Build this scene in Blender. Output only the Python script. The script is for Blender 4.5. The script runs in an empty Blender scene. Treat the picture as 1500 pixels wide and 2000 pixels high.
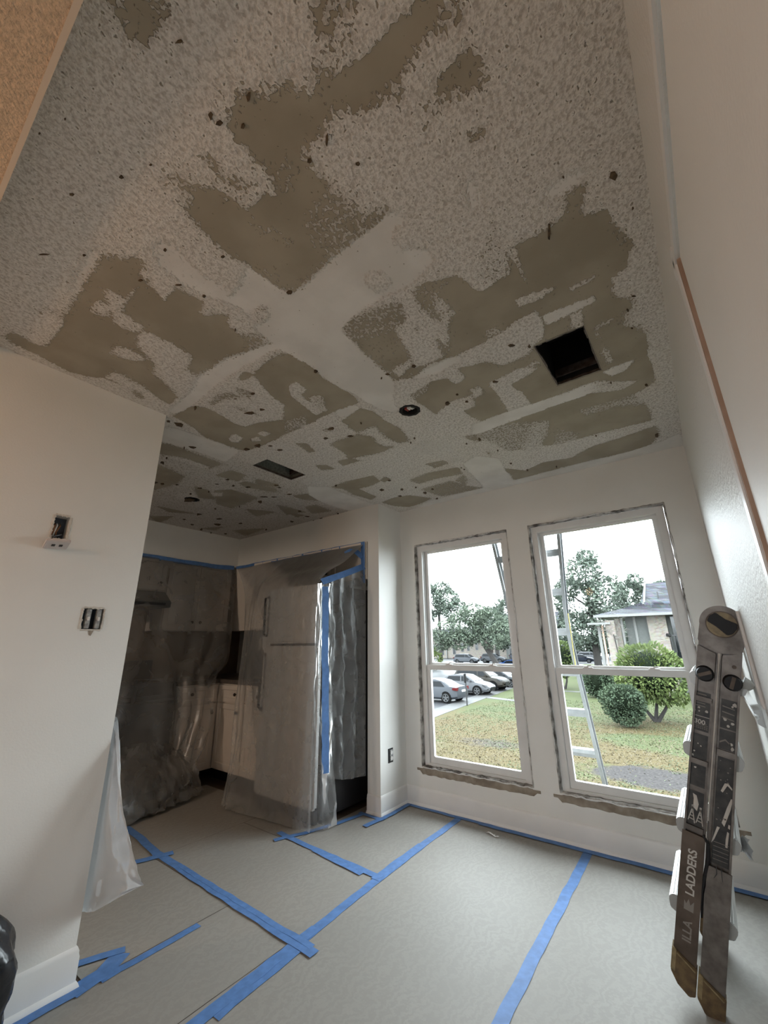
import bpy, bmesh, math, random
import numpy as np
from mathutils import Vector, Matrix, noise as mnoise
random.seed(7); np.random.seed(7)
PI = math.pi
scene = bpy.context.scene
COL = scene.collection
# ------------------------------------------------------------------ camera
CAM = (2.18118, -3.15325, 1.22201); YAW, PITCH, ROLL, FPX = 0.64609, 0.30871, -0.01296, 799.467
def cam_axes():
    fwd = Vector((-math.sin(YAW)*math.cos(PITCH), math.cos(YAW)*math.cos(PITCH), math.sin(PITCH)))
    right = Vector((math.cos(YAW), math.sin(YAW), 0)); up = right.cross(fwd)
    return (right*math.cos(ROLL)+up*math.sin(ROLL), -right*math.sin(ROLL)+up*math.cos(ROLL), fwd)
cd = bpy.data.cameras.new('camera'); co = bpy.data.objects.new('camera', cd); COL.objects.link(co)
r_, u_, f_ = cam_axes()
co.matrix_world = Matrix(((r_.x, u_.x, -f_.x, CAM[0]), (r_.y, u_.y, -f_.y, CAM[1]), (r_.z, u_.z, -f_.z, CAM[2]), (0, 0, 0, 1)))
cd.sensor_fit = 'HORIZONTAL'; cd.sensor_width = 36.0; cd.lens = FPX*36.0/1500.0
cd.clip_start = 0.02; cd.clip_end = 600
scene.camera = co
# ------------------------------------------------------------------ sky, lamps, exposure
SKY = 6.8
w = bpy.data.worlds.new('overcast_sky'); scene.world = w; w.use_nodes = True
nt = w.node_tree; bg = nt.nodes['Background']
tc = nt.nodes.new('ShaderNodeTexCoord'); sp = nt.nodes.new('ShaderNodeSeparateXYZ'); rp = nt.nodes.new('ShaderNodeValToRGB')
nt.links.new(tc.outputs['Generated'], sp.inputs[0]); nt.links.new(sp.outputs['Z'], rp.inputs[0])
rp.color_ramp.elements[0].position = 0.0; rp.color_ramp.elements[0].color = (0.76, 0.83, 0.88, 1)
rp.color_ramp.elements[1].position = 0.9; rp.color_ramp.elements[1].color = (0.90, 0.98, 1.04, 1)
nt.links.new(rp.outputs[0], bg.inputs[0]); bg.inputs[1].default_value = SKY
def lamp(name, kind, loc, energy, color, size=0.1, rot=(0, 0, 0)):
    d = bpy.data.lights.new(name, kind); d.energy = energy; d.color = color
    if kind == 'AREA': d.shape = 'RECTANGLE'; d.size, d.size_y = size
    else: d.shadow_soft_size = size
    o = bpy.data.objects.new(name, d); o.location = loc; o.rotation_euler = rot; COL.objects.link(o); return o
# hallway bulb behind the photographer
lamp('hall_bulb', 'POINT', (0.75, -4.15, 1.98), 7, (1.0, 0.54, 0.26), 0.06)
# portals that guide sky light through both windows and an added rear fill opening
for nm, loc, sz, rot in (('window_portal', (0.597, 0.16, 1.18), (0.9, 1.8), (-PI/2, 0, 0)), ('window_portal', (1.663, 0.16, 1.18), (0.9, 1.8), (-PI/2, 0, 0)), ('window_portal', (0.95, -6.55, 1.45), (0.9, 1.1), (PI/2, 0, 0))):
    p = lamp(nm, 'AREA', loc, 1, (1, 1, 1), sz, rot); p.data.cycles.is_portal = True
lamp('kitchen_hall_bulb', 'POINT', (-1.3, -4.0, 2.0), 21, (1.0, 0.82, 0.66), 0.06)  # unseen lamp added to brighten the kitchen
scene.view_settings.view_transform = 'Standard'; scene.view_settings.look = 'None'
scene.view_settings.gamma = 1.0; scene.view_settings.use_curve_mapping = False
scene.view_settings.exposure = 1.10
cy = scene.cycles
cy.use_denoising = True; cy.max_bounces = 10; cy.diffuse_bounces = 6; cy.transparent_max_bounces = 24; cy.transmission_bounces = 8
cy.sample_clamp_indirect = 8.0; cy.caustics_reflective = False; cy.caustics_refractive = False
# ------------------------------------------------------------------ mesh helpers
def wmat(o):
    m = Matrix.Identity(4)
    while o is not None: m = o.matrix_basis @ m; o = o.parent
    return m
class MB:
    def __init__(s): s.v = []; s.f = []; s.m = []
    def add(s, verts, faces, mi=0):
        k = len(s.v); s.v += [tuple(x) for x in verts]; s.f += [tuple(i+k for i in f) for f in faces]; s.m += [mi]*len(faces); return s
    def box(s, x0, x1, y0, y1, z0, z1, mi=0, M=None):
        vs = [Vector((x, y, z)) for z in (z0, z1) for y in (y0, y1) for x in (x0, x1)]
        if M is not None: vs = [M @ q for q in vs]
        return s.add(vs, [(0, 2, 3, 1), (4, 5, 7, 6), (0, 1, 5, 4), (2, 6, 7, 3), (0, 4, 6, 2), (1, 3, 7, 5)], mi)
    def prism(s, pts, fn, a, b, mi=0):
        n = len(pts); vs = [fn(p[0], p[1], a) for p in pts]+[fn(p[0], p[1], b) for p in pts]
        return s.add(vs, [tuple(range(n-1, -1, -1)), tuple(range(n, 2*n))]+[(i, (i+1) % n, n+(i+1) % n, n+i) for i in range(n)], mi)
    def tube(s, path, rad, n=8, mi=0, cap=True):
        path = [Vector(p) for p in path]; rad = rad if isinstance(rad, (list, tuple)) else [rad]*len(path)
        t0 = (path[1]-path[0]).normalized(); a = t0.orthogonal().normalized(); vs = []
        for i, p in enumerate(path):
            t = (path[min(i+1, len(path)-1)]-path[max(i-1, 0)]).normalized()
            a = (a-t*a.dot(t)).normalized(); b = t.cross(a)
            vs += [p+(a*math.cos(2*PI*k/n)+b*math.sin(2*PI*k/n))*rad[i] for k in range(n)]
        fs = [(i*n+k, i*n+(k+1) % n, (i+1)*n+(k+1) % n, (i+1)*n+k) for i in range(len(path)-1) for k in range(n)]
        if cap: fs += [tuple(range(n-1, -1, -1)), tuple(range((len(path)-1)*n, len(path)*n))]
        return s.add(vs, fs, mi)
    def disc(s, c, ax, rad, depth, n=16, mi=0):
        c = Vector(c); ax = Vector(ax).normalized(); return s.tube([c, c+ax*depth], rad, n, mi)
    def grid(s, nu, nv, fn, mi=0):
        vs = [fn(i/nu, j/nv) for j in range(nv+1) for i in range(nu+1)]
        return s.add(vs, [(j*(nu+1)+i, j*(nu+1)+i+1, (j+1)*(nu+1)+i+1, (j+1)*(nu+1)+i) for j in range(nv) for i in range(nu)], mi)
    def build(s, name, mat, parent=None, smooth=False, bevel=0, kind=None, weld=False, recenter=True):
        me = bpy.data.meshes.new(name); vs = [Vector(v) for v in s.v]; loc = None
        if parent is not None:
            mi = wmat(parent).inverted(); vs = [mi @ v for v in vs]
        elif recenter and vs:
            lo = Vector((min(v.x for v in vs), min(v.y for v in vs), min(v.z for v in vs))); hi = Vector((max(v.x for v in vs), max(v.y for v in vs), 0))
            loc = Vector(((lo.x+hi.x)/2, (lo.y+hi.y)/2, lo.z)); vs = [v-loc for v in vs]
        me.from_pydata(vs, [], s.f)
        for i, k in enumerate(s.m): me.polygons[i].material_index = k
        for mt in (mat if isinstance(mat, (list, tuple)) else [mat]): me.materials.append(mt)
        bm = bmesh.new(); bm.from_mesh(me)
        if weld: bmesh.ops.remove_doubles(bm, verts=bm.verts, dist=1e-5)
        bmesh.ops.recalc_face_normals(bm, faces=bm.faces)
        if bevel:
            es = [e for e in bm.edges if len(e.link_faces) == 2 and e.calc_face_angle(0) > 0.5]
            bmesh.ops.bevel(bm, geom=es, offset=bevel, segments=2, affect='EDGES', clamp_overlap=True)
        bm.to_mesh(me); bm.free()
        if smooth:
            me.polygons.foreach_set('use_smooth', [True]*len(me.polygons))
            if smooth != 'all':
                try: me.set_sharp_from_angle(angle=math.radians(38))
                except Exception: pass
        o = bpy.data.objects.new(name, me); COL.objects.link(o)
        if parent is not None: o.parent = parent
        elif loc is not None: o.location = loc
        if kind: o['kind'] = kind
        return o
def tag(o, label=None, cat=None, group=None, kind=None):
    if label: o['label'] = label
    if cat: o['category'] = cat
    if group: o['group'] = group
    if kind: o['kind'] = kind
    return o
def thing(name, label, cat, loc=(0, 0, 0), rotz=0, group=None):
    o = bpy.data.objects.new(name, None); o.location = loc; o.rotation_euler = (0, 0, rotz); o.empty_display_size = 0.1
    COL.objects.link(o); return tag(o, label, cat, group)
def copy_tree(o, parent=None):
    c = o.copy(); COL.objects.link(c)
    if parent is not None: c.parent = parent
    for ch in list(o.children): copy_tree(ch, c)
    return c
XY = lambda a, b, c: Vector((a, b, c)); XZ = lambda a, b, c: Vector((a, c, b)); YZ = lambda a, b, c: Vector((c, a, b))
def fbm(p, sc, oct=3): return mnoise.fractal(Vector(p)*sc, 1.0, 2.0, oct)
# ------------------------------------------------------------------ materials
def mat(name, color, rough=0.6, metal=0.0, spec=0.5, var=0.0, vscale=8.0, bump=0.0, bscale=60.0, bdist=0.002, color2=None, vdetail=4.0, emit=None, coat=0.0):
    m = bpy.data.materials.new(name); m.use_nodes = True; t = m.node_tree; b = t.nodes['Principled BSDF']
    b.inputs['Base Color'].default_value = (*color, 1); b.inputs['Roughness'].default_value = rough; b.inputs['Metallic'].default_value = metal
    b.inputs['Specular IOR Level'].default_value = spec; b.inputs['Coat Weight'].default_value = coat
    c = t.nodes.new('ShaderNodeTexCoord')
    if var or color2:
        n = t.nodes.new('ShaderNodeTexNoise'); n.inputs['Scale'].default_value = vscale; n.inputs['Detail'].default_value = vdetail
        r = t.nodes.new('ShaderNodeValToRGB'); c2 = color2 or tuple(max(0, x*(1-var)) for x in color)
        r.color_ramp.elements[0].position = 0.35; r.color_ramp.elements[1].position = 0.65
        r.color_ramp.elements[0].color = (*c2, 1); r.color_ramp.elements[1].color = (*color, 1)
        t.links.new(c.outputs['Object'], n.inputs['Vector']); t.links.new(n.outputs['Fac'], r.inputs[0]); t.links.new(r.outputs[0], b.inputs['Base Color'])
    if bump:
        n2 = t.nodes.new('ShaderNodeTexNoise'); n2.inputs['Scale'].default_value = bscale; n2.inputs['Detail'].default_value = 3
        bp_ = t.nodes.new('ShaderNodeBump'); bp_.inputs['Strength'].default_value = bump; bp_.inputs['Distance'].default_value = bdist
        t.links.new(c.outputs['Object'], n2.inputs['Vector']); t.links.new(n2.outputs['Fac'], bp_.inputs['Height']); t.links.new(bp_.outputs[0], b.inputs['Normal'])
    return m
M = {}
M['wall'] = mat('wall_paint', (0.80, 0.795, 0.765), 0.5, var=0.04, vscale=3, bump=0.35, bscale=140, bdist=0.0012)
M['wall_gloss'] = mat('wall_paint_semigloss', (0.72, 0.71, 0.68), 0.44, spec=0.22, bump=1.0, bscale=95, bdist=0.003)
M['trim'] = mat('trim_enamel', (0.80, 0.80, 0.79), 0.35, var=0.05, vscale=6)
M['vinyl'] = mat('window_vinyl', (0.78, 0.78, 0.77), 0.4, var=0.06, vscale=9)
M['raw'] = mat('raw_drywall_edge', (0.62, 0.60, 0.57), 0.9, color2=(0.09, 0.08, 0.07), vscale=16, bump=0.8, bscale=70, bdist=0.006)
M['rawboard'] = mat('bare_sill_board', (0.36, 0.31, 0.25), 0.9, color2=(0.22, 0.18, 0.14), vscale=14, bump=0.5, bscale=50, bdist=0.003)
M['caulk'] = mat('old_caulk', (0.72, 0.71, 0.69), 0.6, var=0.2, vscale=40)
M['barewood'] = mat('bare_wood_strip', (0.30, 0.19, 0.13), 0.7, color2=(0.38, 0.26, 0.19), vscale=12)
M['halltex'] = mat('hall_ceiling_texture', (0.72, 0.54, 0.38), 0.9, var=0.25, vscale=110, bump=1.0, bscale=150, bdist=0.006)  # orange of the warm bulb light is mixed into this base colour
M['dark'] = mat('dark_void', (0.006, 0.006, 0.007), 0.9)
M['duct'] = mat('duct_liner', (0.006, 0.006, 0.007), 0.8, var=0.3, vscale=30)
M['ductlip'] = mat('galvanised_lip', (0.13, 0.11, 0.10), 0.5, metal=0.5, color2=(0.06, 0.04, 0.035), vscale=30)
M['duct2'] = mat('dusty_duct_liner', (0.20, 0.21, 0.19), 0.9, var=0.4, vscale=60)
M['torn'] = mat('torn_paper', (0.13, 0.085, 0.045), 0.9, color2=(0.05, 0.035, 0.022), vscale=60)
M['bluebox'] = mat('blue_box_plastic', (0.05, 0.07, 0.10), 0.5)
M['switch'] = mat('grey_device', (0.42, 0.43, 0.42), 0.6, color2=(0.22, 0.22, 0.22), vscale=90)
M['white'] = mat('white_plastic', (0.75, 0.73, 0.71), 0.4)
M['device'] = mat('aged_white_plastic', (0.62, 0.56, 0.54), 0.5); M['plaster'] = mat('rough_plaster', (0.66, 0.62, 0.56), 0.9, var=0.15, vscale=60, bump=0.6, bscale=90, bdist=0.002)
M['wire'] = mat('black_wire', (0.02, 0.02, 0.02), 0.4); M['wire_red'] = mat('red_wire', (0.35, 0.04, 0.03), 0.5); M['wire_white'] = mat('white_wire', (0.7, 0.68, 0.65), 0.5); M['copper'] = mat('copper_wire', (0.45, 0.22, 0.12), 0.35, metal=1)
M['tape'] = mat('blue_masking_tape', (0.105, 0.235, 0.53), 0.65, var=0.22, vscale=25, bump=0.3, bscale=90, bdist=0.0008)
M['film_dummy'] = None
M['fridge'] = mat('stainless_fridge', (0.62, 0.62, 0.61), 0.42, metal=0.35); M['fridge_dark'] = mat('black_fridge_cabinet', (0.02, 0.02, 0.022), 0.5)
M['cab'] = mat('white_cabinet', (0.74, 0.67, 0.60), 0.5, var=0.04); M['counter'] = mat('dark_counter', (0.16, 0.13, 0.11), 0.35, color2=(0.09, 0.075, 0.065), vscale=60)
M['knob'] = mat('bronze_knob', (0.06, 0.045, 0.035), 0.4, metal=0.7); M['range'] = mat('black_range', (0.012, 0.012, 0.013), 0.3); M['splash'] = mat('brown_backsplash', (0.13, 0.09, 0.06), 0.5, color2=(0.17, 0.12, 0.085), vscale=9)
M['hood'] = mat('grey_hood', (0.10, 0.10, 0.095), 0.4, metal=0.4)
M['blackbag'] = mat('black_plastic', (0.006, 0.007, 0.010), 0.22, spec=0.6, bump=0.4, bscale=14, bdist=0.02)
M['alu'] = mat('scuffed_aluminium', (0.21, 0.19, 0.175), 0.45, metal=0.7, color2=(0.12, 0.105, 0.095), vscale=22, bump=0.2, bscale=80, bdist=0.001)
M['alu_dark'] = mat('dirty_brown_rail', (0.075, 0.055, 0.042), 0.5, metal=0.4, color2=(0.13, 0.10, 0.08), vscale=14)
M['decal'] = mat('black_decal', (0.018, 0.018, 0.020), 0.45, color2=(0.055, 0.053, 0.05), vscale=26)
M['ink'] = mat('pale_print', (0.50, 0.48, 0.45), 0.6); M['ink_dim'] = mat('worn_print', (0.22, 0.20, 0.18), 0.6); M['speck'] = mat('paint_speck', (0.55, 0.52, 0.48), 0.7)
M['knobblk'] = mat('black_lock_knob', (0.009, 0.009, 0.011), 0.5, spec=0.3); M['tan'] = mat('tan_hinge_ring', (0.28, 0.22, 0.12), 0.5, color2=(0.16, 0.12, 0.07), vscale=40)
M['foot'] = mat('dirty_rubber_foot', (0.085, 0.055, 0.03), 0.75, color2=(0.16, 0.11, 0.05), vscale=40); M['footband'] = mat('yellowed_foot_edge', (0.30, 0.23, 0.12), 0.7, var=0.4, vscale=50)
M['rung'] = mat('silver_rung', (0.42, 0.42, 0.41), 0.4, metal=0.6); M['rungcap'] = mat('scuffed_rung_end', (0.50, 0.50, 0.48), 0.6)
M['outladder'] = mat('aluminium_ladder', (0.27, 0.28, 0.29), 0.45, metal=0.35, var=0.15, vscale=20); M['yellow'] = mat('yellow_sticker', (0.35, 0.28, 0.03), 0.6)
def film(name, opac, tint=(0.62, 0.62, 0.60), rough=0.28, haze=0.0, blur=0.12, bump=0.5, ior=1.5):
    m = bpy.data.materials.new(name); m.use_nodes = True; t = m.node_tree; N = t.nodes; K = t.links
    for n in list(N): N.remove(n)
    out = N.new('ShaderNodeOutputMaterial'); tr = N.new('ShaderNodeBsdfTransparent'); rf = N.new('ShaderNodeBsdfRefraction'); df = N.new('ShaderNodeBsdfDiffuse'); tl = N.new('ShaderNodeBsdfTranslucent'); gl = N.new('ShaderNodeBsdfGlossy')
    tr.inputs[0].default_value = (0.97, 0.97, 0.97, 1); rf.inputs['IOR'].default_value = 1.04; rf.inputs['Roughness'].default_value = blur
    df.inputs[0].default_value = (*tint, 1); tl.inputs[0].default_value = (*tint, 1); gl.inputs['Roughness'].default_value = rough
    a = N.new('ShaderNodeMixShader'); a.inputs[0].default_value = haze; K.new(tr.outputs[0], a.inputs[1]); K.new(rf.outputs[0], a.inputs[2])
    b = N.new('ShaderNodeMixShader'); b.inputs[0].default_value = 0.45; K.new(df.outputs[0], b.inputs[1]); K.new(tl.outputs[0], b.inputs[2])
    fr = N.new('ShaderNodeFresnel'); fr.inputs[0].default_value = ior
    c = N.new('ShaderNodeTexCoord'); n1 = N.new('ShaderNodeTexNoise'); n1.inputs['Scale'].default_value = 5; n1.inputs['Detail'].default_value = 5; n1.inputs['Distortion'].default_value = 1.5
    K.new(c.outputs['Object'], n1.inputs['Vector'])
    mr = N.new('ShaderNodeMapRange'); mr.inputs[1].default_value = 0.3; mr.inputs[2].default_value = 0.75; mr.inputs[3].default_value = opac*0.85; mr.inputs[4].default_value = min(1, opac*1.2); K.new(n1.outputs['Fac'], mr.inputs[0])
    d = N.new('ShaderNodeMixShader'); K.new(mr.outputs[0], d.inputs[0]); K.new(a.outputs[0], d.inputs[1]); K.new(b.outputs[0], d.inputs[2])
    e = N.new('ShaderNodeMixShader'); K.new(fr.outputs[0], e.inputs[0]); K.new(d.outputs[0], e.inputs[1]); K.new(gl.outputs[0], e.inputs[2])
    n2 = N.new('ShaderNodeTexNoise'); n2.inputs['Scale'].default_value = 16; n2.inputs['Detail'].default_value = 3; bm_ = N.new('ShaderNodeBump'); bm_.inputs['Strength'].default_value = bump; bm_.inputs['Distance'].default_value = 0.01
    K.new(c.outputs['Object'], n2.inputs['Vector']); K.new(n2.outputs['Fac'], bm_.inputs['Height'])
    for q in (gl, df): K.new(bm_.outputs[0], q.inputs['Normal'])
    K.new(e.outputs[0], out.inputs[0]); return m
M['film'] = film('masking_film', 0.24, (0.86, 0.83, 0.79), haze=0.14, blur=0.07, bump=0.25); M['film2'] = film('masking_film_milky', 0.62, (0.72, 0.74, 0.76), rough=0.55, haze=0.5, bump=0.12, ior=1.2)
M['film3'] = film('masking_film_front', 0.25, (0.82, 0.82, 0.81), haze=0.10, blur=0.03, bump=0.3)
def glassmat():
    m = bpy.data.materials.new('window_glass'); m.use_nodes = True; t = m.node_tree; N = t.nodes; K = t.links
    for n in list(N): N.remove(n)
    out = N.new('ShaderNodeOutputMaterial'); tr = N.new('ShaderNodeBsdfTransparent'); gl = N.new('ShaderNodeBsdfGlossy'); mx = N.new('ShaderNodeMixShader'); fr = N.new('ShaderNodeFresnel')
    tr.inputs[0].default_value = (0.96, 0.975, 0.97, 1); gl.inputs['Roughness'].default_value = 0.02; fr.inputs[0].default_value = 1.09
    K.new(fr.outputs[0], mx.inputs[0]); K.new(tr.outputs[0], mx.inputs[1]); K.new(gl.outputs[0], mx.inputs[2]); K.new(mx.outputs[0], out.inputs[0]); return m
M['glass'] = glassmat()
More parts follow.
